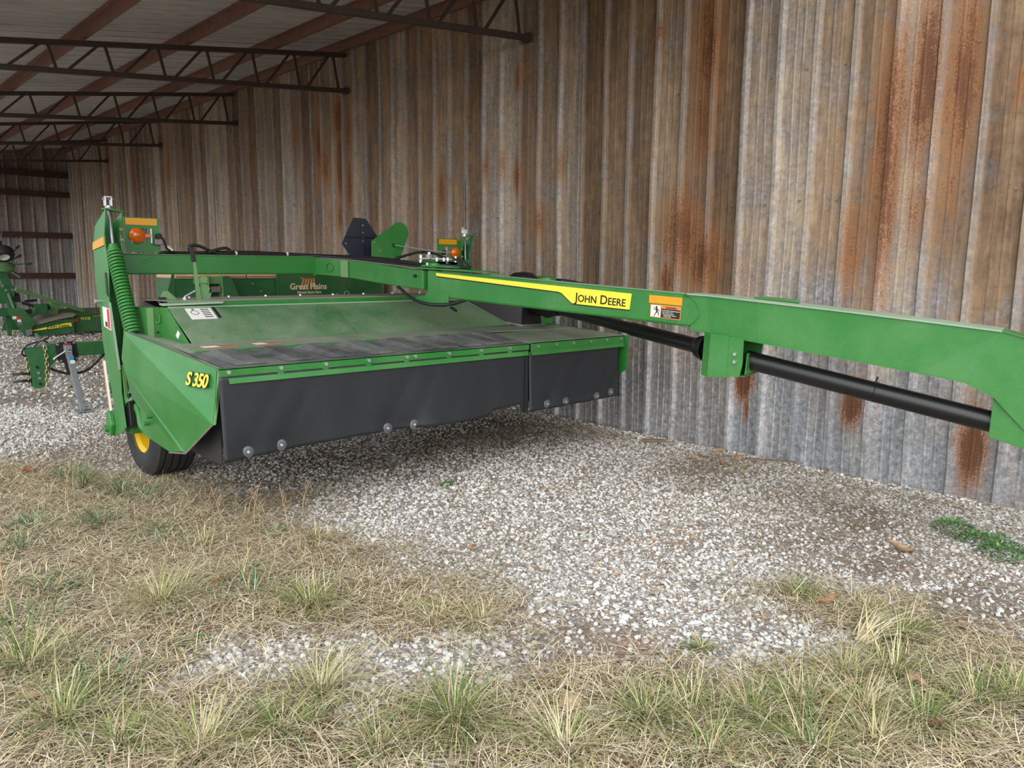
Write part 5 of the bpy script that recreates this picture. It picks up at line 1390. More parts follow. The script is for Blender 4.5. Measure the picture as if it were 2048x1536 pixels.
for (x, y), lb_ in ranked(((1.6, 3.81), (2.06, 2.75), (2.18, 2.57), (2.17, 4.01), (1.65, 4.4), (3.62, 1.46)), 'thin straw-coloured tuft where dry grass meets gravel'):
    tuft(x, y, 110, 0.12, 0.13, GP, Py, lb_, 'thin tufts at the grass edge')
for (x, y), lb_ in ranked(((1.42, 6.44), (1.48, 6.12), (1.61, 5.76), (1.67, 5.48), (0.98, 5.39), (1.29, 5.12), (0.82, 4.97), (1.51, 4.63), (0.78, 3.12), (0.62, 3.91), (0.83, 4.23), (1.53, 3.54)), 'blue-green broad-bladed grass clump in the left dry grass'):
    tuft(x, y, int(RNG.integers(70, 130)), RNG.uniform(0.12, 0.2), RNG.uniform(0.13, 0.19), BP, [.22, .22, .18, .14, .1, .14], lb_, 'blue-green grass clumps', wd=(0.004, 0.008))
# bent bunch of tan straw lying over the right tuft
a = RNG.normal(2.2, 0.35, 60); n = 60
v, f, cc = blades(3.30 + RNG.normal(0, 0.02, n), 1.33 + RNG.normal(0, 0.02, n), np.full(n, 0.01), RNG.normal(-0.25, 0.35, n), RNG.uniform(0.5, 1.0, n), RNG.uniform(-1.1, -0.2, n), RNG.uniform(0.22, 0.38, n), RNG.uniform(0.004, 0.008, n), np.clip(SP[RNG.choice([0, 1, 2, 5], n)], 0, 1), nseg=4)
me = bpy.data.meshes.new('straw_bunch'); fill_mesh(me, v - np.array([3.3, 1.33, 0]), f, True); put_col(me, cc); me.materials.append(M['straw'])
o = bpy.data.objects.new('straw_bunch', me); C.objects.link(o); o.location = (3.3, 1.33, 0)
tag(o, 'bent bunch of broad tan straw blades arching over the right-hand tuft', 'straw')

# tall thin dry seed stalks
def stalk(x, y, h, lean, label, group=None):
    pts = [Vector((x, y, -0.02)), Vector((x + lean * 0.3, y + 0.02, h * 0.4)), Vector((x + lean * 0.8, y, h * 0.8)), Vector((x + lean, y, h))]
    o0 = Vector((x, y, 0)); mb = MB()
    mb.tube([p - o0 for p in smoothpath(pts, 4)], 0.0018, 5, True, 0.0006)
    for i in range(5):
        f = 0.4 + i * 0.12
        p = Vector((lean * f, 0, h * f))
        mb.tube([p, p + Vector((random.uniform(-.05, .05), random.uniform(-.05, .05), 0.05))], 0.0009, 4)
    ob = mb.build('dry_stalk', M['tan'], None); ob.location = o0
    return tag(ob, label, 'stalk', group)
stalk(0.62, 4.1, 0.62, -0.02, 'tallest thin dry stalk at the left edge of the view')
for (x, y, h, l), lb_ in ranked(((1.22, 5.6, 0.34, 0.05), (1.36, 6.0, 0.30, 0.04), (2.35, 4.55, 0.22, 0.06), (2.15, 4.35, 0.26, -0.05), (2.0, 4.5, 0.24, 0.03), (1.9, 4.75, 0.22, -0.06), (2.05, 4.7, 0.2, 0.08)), 'thin branching dry weed stalk before wheel and curtain'):
    stalk(x, y, h, l, lb_, 'dry weed stalks')

# --- green weeds
t = NT('weed_leaf'); M['weed'] = t.base(t.attr('col').outputs['Color'], 0.5, 0, 0.4)
def weed(x0, y0, n, rad, h, label, group=None, pal=((78, 126, 62), (98, 146, 76), (62, 104, 54), (120, 162, 96))):
    V, F, Cc = [], [], []
    for i in range(n):
        a = RNG.uniform(0, 6.28); q = math.sqrt(RNG.random()) * rad; z = h * (1 - (q / rad) ** 2) * RNG.uniform(0.25, 1.0)
        c = np.array([math.cos(a) * q, math.sin(a) * q, z + 0.002])
        d = np.array([math.cos(a), math.sin(a), RNG.uniform(-0.2, 0.9)]) + RNG.normal(0, 0.5, 3); d /= np.linalg.norm(d)
        s = np.cross(d, [0, 0, 1.0]); s /= (np.linalg.norm(s) + 1e-6)
        L = RNG.uniform(0.013, 0.028); w = L * 0.26
        k = len(V)
        V += [c, c + d * L * 0.5 + s * w, c + d * L, c + d * L * 0.5 - s * w]
        F.append((k, k + 1, k + 2, k + 3))
        cc = np.array(srgb(*pal[int(RNG.integers(0, 4))])) * np.array([*([RNG.uniform(0.8, 1.15)] * 3), 1]); Cc += [cc] * 4
    me = bpy.data.meshes.new('weed'); fill_mesh(me, np.array(V), np.array(F), False); put_col(me, np.array(Cc)); me.materials.append(M['weed'])
    o = bpy.data.objects.new('weed', me); C.objects.link(o); o.location = (x0, y0, float(gz(np.array([x0]), np.array([y0]))[0]) - 0.01)
    return tag(o, label, 'weed', group)
weed(5.22, 1.62, 520, 0.13, 0.075, 'low green weed farthest from the camera in the row of three near the wall')
weed(5.12, 1.45, 480, 0.12, 0.065, 'middle low green weed in the row of three near the wall')
weed(4.98, 1.28, 700, 0.13, 0.13, 'tallest bushy green weed at the near end of the row by the wall')
weed(2.05, 4.32, 90, 0.07, 0.05, 'small feathery pale green weed at the edge of the left gravel', None, ((120, 154, 108), (134, 166, 120), (104, 140, 96), (146, 174, 130)))
weed(3.45, 4.44, 90, 0.045, 0.05, 'tiny green weed on bare gravel in front of the curtain')
weed(1.13, 3.27, 120, 0.085, 0.03, 'flat green weed beside the left gravel pocket')

# --- dead leaves
def leaf(x, y, s, rot, mat, label, group=None, curl=0.5, name='dry_leaf'):
    V, F = [], []
    prof = [(0.0, 0.02), (0.12, 0.20), (0.25, 0.30), (0.36, 0.18), (0.5, 0.34), (0.62, 0.20), (0.75, 0.26), (0.88, 0.12), (1.0, 0.02)]
    for i, (t_, w_) in enumerate(prof):
        for j in (-1, -0.5, 0, 0.5, 1):
            V.append(((t_ - 0.5) * s, j * w_ * s * (0.8 if curl < 0.85 else 0.55), curl * s * (0.5 * abs(j) ** 2 * w_ * 2 + 0.22 * math.sin(t_ * 5 + rot)) + 0.01 * s * j))
    for i in range(len(prof) - 1):
        for j in range(4):
            F.append((i * 5 + j, i * 5 + j + 1, i * 5 + j + 6, i * 5 + j + 5))
    mb = MB(); mb.v = V; mb.f = F
    o = mb.build(name, mat, None, smooth=True)
    sd = o.modifiers.new('thick', 'SOLIDIFY'); sd.thickness = 0.0012
    o.location = (x, y, float(gz(np.array([x]), np.array([y]))[0]) + 0.012 + 0.1 * s * curl); o.rotation_euler = (RNG.normal(0, 0.25), RNG.normal(0, 0.25), rot)
    return tag(o, label, 'leaf', group)
leaf(4.57, 1.68, 0.19, 2.6, 'leaf', 'large curled tan leaf on dark gravel left of the green weeds', curl=0.5)
leaf(1.24, 6.72, 0.13, 0.5, 'leaf_red', 'orange-brown leaf lying far left in the green clumps', curl=0.8)
leaf(1.53, 6.29, 0.10, 1.7, 'leaf_red', 'dark orange leaf among the blue-green grass by the wheel', curl=0.8)
leaf(1.47, 3.75, 0.11, 1.0, 'leaf_red', 'bright orange leaf in the left straw above the gravel pocket', curl=0.5)
leaf(2.19, 2.70, 0.06, 2.0, 'leaf_red', 'small upright pinkish leaf in the middle straw patch', curl=0.4)
leaf(2.76, 3.31, 0.06, 0.3, 'leaf_red', 'small flat pink leaf on open gravel in the centre')
leaf(3.05, 3.55, 0.05, 2.2, 'leaf_red', 'tiny red-brown leaf on gravel beyond the central flat one')
for i, ((x, y), lb_) in enumerate(ranked(((2.75, 1.23), (2.84, 0.87), (2.95, 0.86), (2.97, 1.36), (2.45, 1.25), (2.70, 1.18), (2.62, 1.30), (2.9, 1.18), (3.05, 1.02), (3.55, 1.62), (3.45, 1.55)), 'curled brown leaf in the right foreground grass')):
    leaf(x, y, RNG.uniform(0.07, 0.12), RNG.uniform(0, 6.28), 'leaf' if i % 3 else 'leaf_red', lb_, 'leaves in the right foreground grass', curl=RNG.uniform(0.4, 1.0))
for (x, y), lb_ in ranked(((0.54, 2.99), (0.54, 3.16), (1.29, 2.17), (1.48, 2.10), (1.0, 2.6)), 'faded brown leaf sunk in the left foreground straw'):
    leaf(x, y, RNG.uniform(0.07, 0.10), RNG.uniform(0, 6.28), 'leaf', lb_, 'leaves in the left foreground straw', curl=0.5)
for (x, y), lb_ in ranked(((5.60, 3.55), (5.48, 3.45), (5.68, 3.42), (5.42, 3.62), (5.82, 3.5), (5.86, 2.75), (5.72, 3.62)), 'crumpled tan leaf in the litter at the wall foot'):
    leaf(x, y, RNG.uniform(0.07, 0.12), RNG.uniform(0, 6.28), 'leaf', lb_, 'leaves at the wall foot', curl=0.9)

# --- single stones, wood scraps
def rock(x, y, s, mat, label, k=0):
    m = bpy.data.meshes.new('rock'); m.from_pydata([tuple(p) for p in variants[k]], [], [tuple(int(q) for q in f) for f in IF]); m.materials.append(M[mat])
    o = bpy.data.objects.new('rock', m); C.objects.link(o)
    b = o.modifiers.new('round', 'BEVEL'); b.width = 0.12; b.segments = 2
    o.scale = (s, s, s * 0.9); o.location = (x, y, float(gz(np.array([x]), np.array([y]))[0]) - 0.012 + s * 0.4); o.rotation_euler = (0, 0, k * 1.3)
    return tag(o, label, 'rock')
rock(5.67, 3.74, 0.055, 'stone_grey', 'rounded grey rock in the litter near the wall', 1)
rock(5.50, 3.72, 0.045, 'stone_tan', 'brown rock left of the grey one in the wall litter', 5)
rock(2.09, 1.96, 0.026, 'stone_orange', 'orange stone on the rust-stained gravel patch', 2)
rock(3.81, 1.11, 0.040, 'stone_tan', 'pinkish rock at the edge of dark soil right of the bent straw', 3)
rock(2.0, 1.83, 0.045, 'stone_tan', 'yellowish crumbly rock beside the large central tuft', 6)
def scrap(p, q, w, h, label, name='wood_scrap'):
    o = MB().bar(p, q, w, h).build(name, 'wood', None)
    return tag(o, label, 'wood')
scrap((5.68, 4.42, 0.02), (5.82, 4.25, 0.02), 0.035, 0.02, 'short weathered wood scrap lying on gravel near the wall')
scrap((5.78, 3.42, 0.02), (5.95, 3.05, 0.03), 0.015, 0.012, 'thin dark stick at the foot of the wall by the litter', 'stick')
# ------------------------------------------------------------------ grain drill parked behind the mower
drill = thing('grain_drill', (4.4, 9.6, 0), 'green grain drill with tan hopper lids and a long tongue, parked behind the mower', 'grain drill')
YD = 9.0
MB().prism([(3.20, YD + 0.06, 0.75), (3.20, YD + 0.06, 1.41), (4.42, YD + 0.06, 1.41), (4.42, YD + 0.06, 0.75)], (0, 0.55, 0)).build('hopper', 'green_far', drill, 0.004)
MB().prism([(3.10, YD + 0.05, 1.0), (3.11, YD + 0.05, 1.185), (3.19, YD + 0.05, 1.46), (3.215, YD + 0.05, 1.46), (3.215, YD + 0.05, 1.0)], (0, 0.01, 0)).build('hopper_end', 'green_far', drill)
for (x0, x1) in ((3.215, 4.035), (4.05, 4.41)):
    ld = MB().box((x0, YD + 0.03, 1.405), (x1, YD + 0.62, 1.475)).build('hopper_lid', 'tan', drill, 0.006)
    MB().box((x0, YD + 0.026, 1.418), (x1, YD + 0.03, 1.426)).build('lid_seam', 'girt', ld)
text('lettering', 'Great', 0.05, (3.36, YD + 0.027, 1.435), (1, 0, 0), (0, 0, 1), 'cream', drill, bold=0.002)
bx2 = MB().box((3.42, YD - 0.03, 1.345), (3.70, YD + 0.06, 1.425)).build('meter_box', 'green_light', drill, 0.004)
for x in (3.545, 3.70):
    MB().prism([(x, YD - 0.08, 1.12), (x, YD - 0.06, 1.44), (x, YD + 0.06, 1.44), (x, YD + 0.06, 1.12)], (0.010, 0, 0)).build('divider', 'green_light', drill)
MB().prism([(3.71, YD - 0.08, 1.10), (3.71, YD - 0.08, 1.42), (3.73, YD - 0.08, 1.435), (3.78, YD - 0.08, 1.435), (3.82, YD - 0.08, 1.385), (3.93, YD - 0.08, 1.10)], (0, 0.01, 0)).build('side_plate', 'green_far', drill)
MB().box((3.58, YD - 0.06, 1.25), (3.69, YD + 0.05, 1.315)).build('slide_bracket', 'steel', drill, 0.006)
MB().box((3.47, YD - 0.05, 1.25), (3.535, YD + 0.05, 1.315)).build('slide_bracket', 'steel', drill, 0.006)
for (x, z) in ((4.12, 1.34), (4.22, 1.25)):
    MB().disc((x, YD + 0.052, z), (0, 1, 0), 0.012, 0.02, 8).build('bolt', 'zinc', drill)
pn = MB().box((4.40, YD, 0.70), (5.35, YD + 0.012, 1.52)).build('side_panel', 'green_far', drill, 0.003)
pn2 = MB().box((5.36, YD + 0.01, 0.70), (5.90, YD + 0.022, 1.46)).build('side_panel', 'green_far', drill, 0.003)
t1 = text('lettering', 'Great Plains', 0.105, (4.57, YD - 0.004, 1.268), (1, 0, 0), (0, 0, 1), 'cream', pn, bold=0.0018, label='cream maker lettering on the green side panel')
def fit_x(o, x0, x1):
    o0 = ORG[o.name].x
    a = min(v.co.x for v in o.data.vertices); b = max(v.co.x for v in o.data.vertices)
    for v in o.data.vertices: v.co.x = (x0 - o0) + (v.co.x - a) * (x1 - x0) / (b - a)
fit_x(t1, 4.57, 5.07)
t2 = text('lettering', 'Harvest Starts Here', 0.05, (4.66, YD - 0.004, 1.215), (1, 0, 0), (0, 0, 1), 'cream', pn, bold=0.0006)
fit_x(t2, 4.665, 4.99)
for i in range(5):
    x = 4.70 + i * 0.045
    MB().prism([(x, YD - 0.003, 1.27), (x + 0.022, YD - 0.003, 1.27), (x + 0.05 - i * 0.012 + 0.024, YD - 0.003, 1.41), (x + 0.05 - i * 0.012, YD - 0.003, 1.41)], (0, 0.0015, 0)).build('logo_stripe', 'orange_print', pn)
MB().box((4.715, YD - 0.003, 1.398), (4.90, YD - 0.0012, 1.412)).build('logo_stripe', 'orange_print', pn)
hb2 = MB()
hb2.prism([(5.14, YD - 0.04, 1.14), (5.20, YD - 0.04, 1.19), (5.27, YD - 0.04, 1.29), (5.31, YD - 0.04, 1.29), (5.44, YD - 0.04, 1.20), (5.44, YD - 0.04, 1.14)], (0, 0.012, 0))
hb_o = hb2.build('lift_lug', 'green_far', drill, 0.003)
MB().torus((5.33, YD - 0.045, 1.205), (0, 1, 0), 0.032, 0.006, 16, 6).build('lug_eye', 'pale_green', hb_o)
MB().prism([(5.13, YD - 0.05, 1.185), (5.20, YD - 0.05, 1.20), (5.24, YD + 0.0, 1.20), (5.16, YD + 0.0, 1.185)], (0, 0, 0.012)).build('lug_flange', 'pale_green', hb_o)
MB().box((4.42, YD + 0.012, 0.62), (5.85, YD + 0.95, 1.38)).build('fertilizer_box', 'green_far', drill, 0.01)
MB().box((2.55, YD + 0.19, 0.50), (5.85, YD + 0.33, 0.66)).build('frame_rail', 'green_far', drill, 0.006)
MB().box((2.9, YD + 0.62, 0.50), (5.85, YD + 0.74, 0.66)).build('frame_rail', 'green_far', drill, 0.006)
for x in (3.05, 3.9, 5.5):
    MB().box((x, YD + 0.2, 0.55), (x + 0.08, YD + 0.72, 0.9)).build('frame_post', 'green_far', drill, 0.004)
for x in (3.35, 5.45):
    c = Vector((x, YD + 0.62, 0.36))
    w_ = MB().lathe(c, (1, 0, 0), [(0.18, -0.10), (0.30, -0.11), (0.35, -0.08), (0.365, -0.04), (0.365, 0.04), (0.35, 0.08), (0.30, 0.11), (0.18, 0.10)], 36).build('wheel', 'tyre', drill, smooth='auto')
    MB().lathe(c, (1, 0, 0), [(0.185, -0.10), (0.15, -0.05), (0.05, -0.04), (0.0, -0.04)], 24).build('rim', 'tan', w_, smooth='auto')
for i in range(12):
    MB().lathe((3.05 + i * 0.22, YD + 0.85, 0.20), (1, 0, 0), [(0.0, -0.006), (0.19, -0.003), (0.19, 0.003), (0.0, 0.006)], 24).build('disc_opener', 'steel', drill, smooth='auto')
# its tongue
YT = 9.25
tb = MB().box((1.95, YT - 0.005, 0.595), (2.70, YT + 0.09, 0.738)).build('tongue', 'green_far', drill, 0.008)
MB().box((1.97, YT + 0.005, 0.739), (2.70, YT + 0.08, 0.742)).build('tongue_dust', 'dust_top', tb)
MB().prism([(1.765, YT - 0.012, 0.70), (1.97, YT - 0.012, 0.71), (2.02, YT - 0.012, 0.66), (1.955, YT - 0.012, 0.40), (1.91, YT - 0.012, 0.30), (1.87, YT - 0.012, 0.283), (1.81, YT - 0.012, 0.292)], (0, 0.012, 0)).build('hitch_plate', 'green_far', tb, 0.002)
MB().prism([(1.765, YT + 0.085, 0.70), (1.97, YT + 0.085, 0.71), (2.02, YT + 0.085, 0.66), (1.955, YT + 0.085, 0.40), (1.91, YT + 0.085, 0.30), (1.81, YT + 0.085, 0.292)], (0, 0.012, 0)).build('hitch_plate', 'green_far', tb, 0.002)
MB().prism([(2.0, YT - 0.008, 0.60), (1.96, YT - 0.008, 0.50), (2.09, YT - 0.008, 0.60), (2.12, YT - 0.008, 0.70)], (0, 0.09, 0)).build('hitch_gusset', 'green_far', tb, 0.002)
for (x, z, m) in ((1.855, 0.505, 'black'), (1.862, 0.445, 'zinc'), (1.868, 0.39, 'zinc'), (1.872, 0.33, 'black')):
    MB().disc((x, YT - 0.016, z), (0, 1, 0), 0.015, 0.016 if m == 'zinc' else 0.008, 6 if m == 'zinc' else 12).build('bolt', m, tb)
for z in (0.427, 0.352):
    MB().prism([(1.83, YT + 0.01, z), (1.72, YT + 0.01, z + 0.004), (1.64, YT + 0.045, z), (1.72, YT + 0.08, z + 0.004), (1.83, YT + 0.08, z)], (0, 0, 0.022)).build('hitch_clevis', 'black', tb, 0.003)
# jack with its plate
jp = MB().prism([(2.045, YT - 0.02, 0.57), (2.03, YT - 0.02, 0.72), (2.05, YT - 0.02, 0.745), (2.20, YT - 0.02, 0.755), (2.225, YT - 0.02, 0.74), (2.245, YT - 0.02, 0.57), (2.23, YT - 0.02, 0.545), (2.07, YT - 0.02, 0.53)], (0, 0.014, 0)).build('jack_plate', 'black', tb, 0.002)
for (x, z) in ((2.052, 0.728), (2.205, 0.738), (2.075, 0.555), (2.225, 0.57), (2.13, 0.742)):
    MB().disc((x, YT - 0.024, z), (0, 1, 0), 0.013, 0.014, 6).build('bolt', 'zinc', jp)
jk = MB().bar((2.132, YT - 0.065, 0.70), (2.212, YT - 0.065, 0.17), 0.060, 0.060, (0, 1, 0)).build('jack_tube', 'galv', tb, 0.006)
MB().bar((2.210, YT - 0.065, 0.19), (2.236, YT - 0.065, 0.02), 0.050, 0.050, (0, 1, 0)).build('jack_leg', 'galv', jk, 0.005)
MB().prism([(2.16, YT - 0.13, 0.006), (2.32, YT - 0.13, 0.006), (2.32, YT + 0.0, 0.006), (2.16, YT + 0.0, 0.006)], (0, 0, 0.012)).build('jack_foot', 'galv', jk, 0.003)
MB().obox((2.135, YT - 0.068, 0.69), (0.034, 0, 0), (0, 0.036, 0), (0, 0, 0.03)).build('jack_head', 'galv', jk, 0.004)
MB().tube([(2.145, YT - 0.11, 0.685), (2.10, YT - 0.12, 0.665), (1.995, YT - 0.12, 0.60), (1.985, YT - 0.12, 0.585)], 0.008, 8).build('jack_crank', 'zinc', jk)
MB().box((2.115, YT - 0.104, 0.655), (2.155, YT - 0.1, 0.685)).build('jack_warning_label', 'white', jk)
MB().box((2.10, YT - 0.05, 0.725), (2.17, YT - 0.045, 0.735)).build('jack_warning_label', 'red', jk)
MB().obox((2.158, YT - 0.097, 0.585), (0.022, 0, -0.003), (0, 0.001, 0), (0.003, 0, 0.02)).build('jack_label', 'blue', jk)
MB().obox((2.164, YT - 0.097, 0.545), (0.022, 0, -0.003), (0, 0.001, 0), (0.003, 0, 0.018)).build('jack_label', 'white', jk)
MB().bar((2.105, YT - 0.04, 0.58), (2.135, YT - 0.04, 0.42), 0.03, 0.03, (0, 1, 0)).build('jack_slide', 'black', jk, 0.003)
hose('drill_hose', [(1.95, YT + 0.03, 0.50), (2.05, YT + 0.02, 0.44), (2.2, YT + 0.02, 0.405), (2.35, YT + 0.02, 0.45), (2.5, YT + 0.04, 0.58), (2.56, YT + 0.05, 0.65)], 0.013, tb)
hose('drill_cable', [(1.98, YT + 0.04, 0.745), (1.94, YT + 0.02, 0.78), (1.98, YT + 0.0, 0.80), (1.90, YT + 0.0, 0.765), (1.85, YT + 0.02, 0.715)], 0.008, tb)
hose('drill_cable', [(1.90, YT + 0.03, 0.765), (1.80, YT + 0.04, 0.735), (1.745, YT + 0.04, 0.68), (1.75, YT + 0.05, 0.63), (1.80, YT + 0.05, 0.61)], 0.009, tb)
def chain(parent, x, y, z0, z1, sway):
    n = int((z0 - z1) / 0.042)
    mb = MB()
    for i in range(n):
        c = Vector((x + sway * math.sin(i * 0.5), y + 0.004 * (i % 2), z0 - i * 0.042))
        e = Vector((1, 0, 0)) if i % 2 == 0 else Vector((0.35, 1, 0)).normalized()
        path = []
        for k in range(13):
            a = 2 * math.pi * k / 12
            path.append(c + e * 0.016 * math.cos(a) + Vector((0, 0, 1)) * 0.030 * math.sin(a))
        mb.tube(path, 0.0055, 6, False)
    o = mb.build('safety_chain', 'chain', parent, smooth=True)
    o['kind'] = 'stuff'
    return o
chain(tb, 1.935, YT - 0.035, 0.70, 0.22, 0.006)
chain(tb, 1.775, YT + 0.03, 0.58, 0.30, 0.006)

# ------------------------------------------------------------------ rotary cutter further back
YC = 18.8
cut = thing('rotary_cutter', (4.3, 19.6, 0), 'green rotary cutter with yellow side banner, low on the gravel far back at left', 'rotary cutter')
cu_ = lambda u, v, dy=0.0: (3.27 + 0.00885 * u, YC + dy, 1.575 - 0.01017 * (v - 520))
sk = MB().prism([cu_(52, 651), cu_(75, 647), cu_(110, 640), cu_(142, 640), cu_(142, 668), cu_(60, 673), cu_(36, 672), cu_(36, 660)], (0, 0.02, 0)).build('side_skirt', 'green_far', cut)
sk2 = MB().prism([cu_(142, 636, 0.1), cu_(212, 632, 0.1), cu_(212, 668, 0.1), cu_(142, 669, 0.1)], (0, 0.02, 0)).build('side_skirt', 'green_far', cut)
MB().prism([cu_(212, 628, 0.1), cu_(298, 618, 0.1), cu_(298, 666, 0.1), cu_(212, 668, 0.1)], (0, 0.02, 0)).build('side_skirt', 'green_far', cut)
MB().prism([cu_(30, 657, -0.05), cu_(60, 650, -0.05), cu_(110, 639, -0.05), cu_(142, 636, -0.02), cu_(150, 634, 0.05), cu_(150, 632, 0.4), cu_(95, 634, 1.0), cu_(40, 652, 0.3)], (0, 0, 0.03)).build('deck_top', 'dust_top', cut)
MB().prism([cu_(142, 634, 0.1), cu_(212, 630, 0.1), cu_(298, 620, 0.1), (5.9, YC + 1.4, 0.5), (4.2, YC + 1.5, 0.5)], (0, 0, -0.03)).build('deck_top', 'green_far', cut)
MB().prism([(3.45, YC + 1.5, 0.05), (5.9, YC + 1.5, 0.05), (5.9, YC + 1.5, 0.5), (3.6, YC + 1.5, 0.5)], (0, 0.02, 0)).build('rear_skirt', 'green_far', cut)
bnn = MB().prism([cu_(48, 660.5, -0.03), cu_(125, 648, -0.03), cu_(135, 648, -0.03), cu_(137, 655, -0.03), cu_(49, 662, -0.03)], (0, 0.006, 0)).build('banner', 'decal_yellow', cut)
t3 = text('lettering', 'John Deere', 0.075, cu_(82, 657.5, -0.034), (1, 0, 0.06), (0, 0, 1), 'ink', bnn, bold=0.001, small=True)
fit_x(t3, cu_(82, 0)[0], cu_(131, 0)[0])
t4 = text('lettering', 'MX8', 0.075, cu_(161, 643.5, 0.094), (1, 0, 0.02), (0, 0, 1), 'decal_yellow', sk2, bold=0.001, space=1.3)
fit_x(t4, cu_(161, 0)[0], cu_(181, 0)[0])
MB().prism([cu_(138, 643, 0.05), cu_(152, 641, 0.05), cu_(153, 646, 0.05), cu_(142, 649, 0.05)], (0, 0.01, 0)).build('red_reflector', 'red', cut)
MB().prism([cu_(188, 635.5, 0.09), cu_(206, 634, 0.09), cu_(206, 636, 0.09), cu_(188, 637, 0.09)], (0, 0.004, 0)).build('orange_mark', 'orange', cut)
hp = MB().prism([cu_(4, 618, -0.1), cu_(10, 614, -0.1), cu_(34, 614, -0.1), cu_(62, 645, -0.1), cu_(45, 660, -0.1), cu_(36, 672, -0.1), cu_(28, 660, -0.1)], (0, 0.03, 0)).build('hitch_side_plate', 'green_far', cut, 0.004)
for (u, v, w_, h_, m) in ((13, 630, 8, 6, 'white'), (22, 630, 8, 6, 'red'), (22, 637, 8, 5, 'white'), (23, 642, 8, 6, 'steel')):
    a = cu_(u, v, -0.106); b = cu_(u + w_, v + h_, -0.102)
    MB().box((a[0], a[1], b[2]), (b[0], b[1], a[2])).build('warning_label', m, hp)
MB().prism([cu_(37, 659, -0.12), cu_(50, 656, -0.12), cu_(50, 668, -0.12), cu_(39, 671, -0.12)], (0, 0.08, 0)).build('skid_shoe', 'steel', cut, 0.004)
MB().bar(cu_(56, 666, -0.15), cu_(67, 690, -0.6), 0.05, 0.03).build('stand_leg', 'galv', cut)
gbx = MB().box((cu_(107, 0)[0], YC + 0.5, 0.53), (cu_(128, 0)[0], YC + 0.75, 0.70)).build('gearbox', 'green_light', cut, 0.02)
MB().box((cu_(110, 0)[0], YC + 0.52, 0.42), (cu_(124, 0)[0], YC + 0.7, 0.54)).build('gearbox_neck', 'green_light', gbx, 0.02)
MB().box((cu_(69, 0)[0], YC + 0.3, 0.45), (cu_(96, 0)[0], YC + 0.6, 0.66)).build('driveline_guard', 'green_far', cut, 0.01)
MB().cyl((cu_(96, 0)[0], YC + 0.6, 0.60), (cu_(107, 0)[0], YC + 0.62, 0.60), 0.06, 12).build('drive_shaft', 'green_far', cut)
MB().bar(cu_(30, 577, 0.2), cu_(180, 627, 0.5), 0.05, 0.075).build('brace', 'green_light', cut)
MB().bar(cu_(12, 585, 0.0), cu_(20, 616, -0.05), 0.07, 0.05).build('mast', 'green_far', cut)
MB().bar(cu_(45, 606, 0.4), cu_(70, 614, 0.4), 0.06, 0.06).build('drive_shaft', 'black', cut)
MB().bar(cu_(30, 632, 0.3), cu_(62, 622, 0.3), 0.10, 0.08).build('drive_shaft', 'black', cut)
MB().bar(cu_(60, 605, 0.8), cu_(86, 603, 0.8), 0.03, 0.05).build('hydraulic_hose', 'black', cut)

# ------------------------------------------------------------------ folded tedder beside it
YR = 19.4
ted = thing('hay_tedder', (3.35, 19.6, 0), 'folded green hay tedder with raised black wheel and thin tine arms at the far left', 'hay tedder')
ru = lambda u, v, dy=0.0: (3.33 + 0.0091 * u, YR + dy, 1.58 - 0.0105 * (v - 520))
MB().prism([ru(-2, 540), ru(15, 540), ru(34, 590), ru(10, 590)], (0, 0.12, 0)).build('arm', 'green_far', ted, 0.01)
MB().prism([ru(-14, 572, -0.03), ru(14, 572, -0.03), ru(30, 580, -0.03), ru(28, 590, -0.03), ru(12, 605, -0.03), ru(-14, 605, -0.03)], (0, 0.15, 0)).build('pivot_bracket', 'green_far', ted, 0.008)
for (u, v) in ((11, 579), (24, 578), (5, 571)):
    MB().disc(ru(u, v, -0.04), (0, 1, 0), 0.022, 0.03, 8).build('bolt', 'zinc', ted)
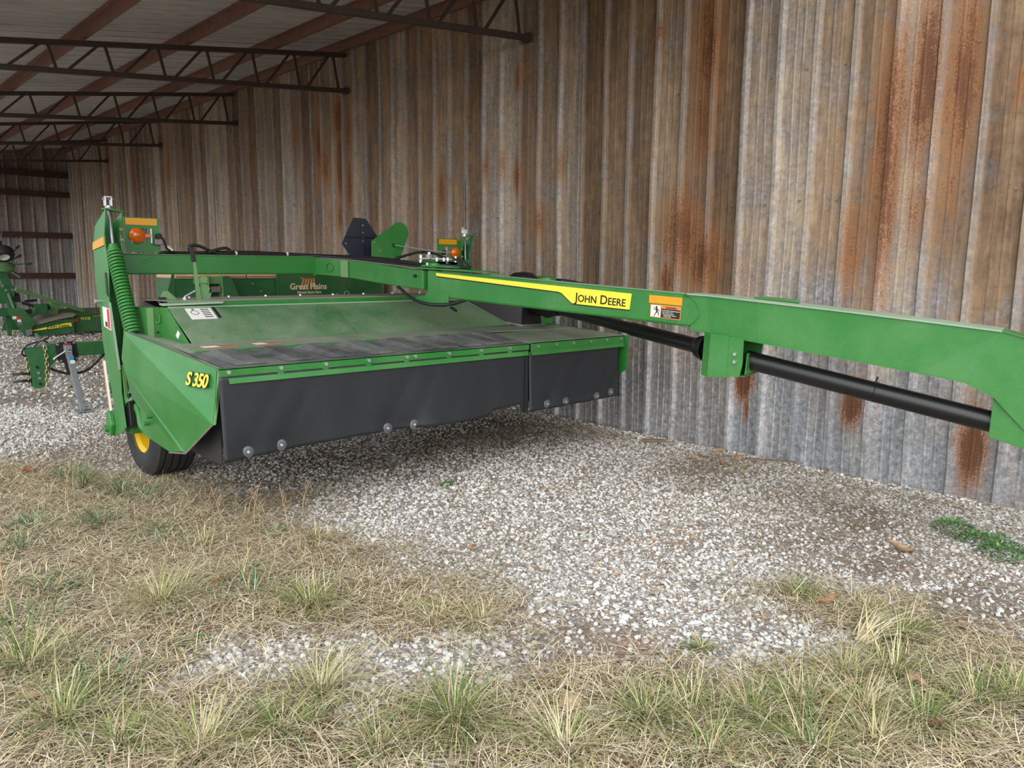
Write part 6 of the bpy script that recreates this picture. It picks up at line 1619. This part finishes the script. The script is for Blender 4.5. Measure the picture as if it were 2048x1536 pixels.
MB().prism([ru(20, 587, 0.0), ru(38, 585, 0.0), ru(40, 603, 0.0), ru(22, 603, 0.0)], (0, 0.15, 0)).build('valve_box', 'black', ted, 0.01)
MB().bar(ru(9, 590, -0.05), ru(20, 622, -0.05), 0.06, 0.06).build('leg', 'green_far', ted)
MB().box((ru(-20, 0)[0], YR - 0.05, 0.42), (ru(18, 0)[0], YR + 0.15, 0.58)).build('frame', 'green_far', ted, 0.01)
MB().bar(ru(-10, 618, 0), ru(-12, 674, 0), 0.08, 0.08).build('leg', 'green_far', ted)
MB().bar(ru(12, 620, 0.1), ru(14, 674, 0.1), 0.08, 0.08).build('leg', 'green_far', ted)
hubc = Vector(ru(8, 531, 0.05))
MB().lathe(hubc, (0.15, -0.45, 0.9), [(0.0, -0.05), (0.12, -0.05), (0.24, -0.02), (0.25, 0.03), (0.12, 0.08), (0, 0.08)], 24).build('rotor_hub', 'green_light', ted, smooth='auto')
tc_ = Vector(ru(12, 508, -0.02))
tw = MB().lathe(tc_, (0.05, -0.62, -0.78), [(0.10, -0.09), (0.17, -0.10), (0.195, -0.06), (0.20, 0), (0.195, 0.06), (0.17, 0.10), (0.10, 0.09)], 28).build('wheel', 'tyre', ted, smooth='auto')
MB().lathe(tc_, (0.05, -0.62, -0.78), [(0.0, 0.06), (0.06, 0.06), (0.10, 0.09), (0.105, 0.085)], 20).build('rim', 'white', tw, smooth='auto')
for (u, v) in ((9, 487), (42, 494), (44, 512), (63, 527), (38, 547), (30, 552)):
    e = Vector(ru(u, v, 0.0)); ta = MB().tube([hubc, hubc.lerp(e, 0.5) + Vector((0, 0, 0.01)), e], 0.013, 6).build('tine_arm', 'green_far', ted)
    d = (e - hubc).normalized()
    MB().obox(e, d * 0.045, Vector((0, 0.03, 0)), d.cross(Vector((0, 1, 0))) * 0.022).build('tine_holder', 'black', ta)
    for k in (-1, 1):
        MB().tube([e + d * 0.03 * k, e + d * (0.03 * k + 0.06) + Vector((0.03, -0.02, 0.16))], 0.005, 5).build('tine', 'steel', ta)
MB().bar(ru(12, 536, -0.1), ru(40, 554, -0.1), 0.025, 0.025).build('strut', 'green_light', ted)
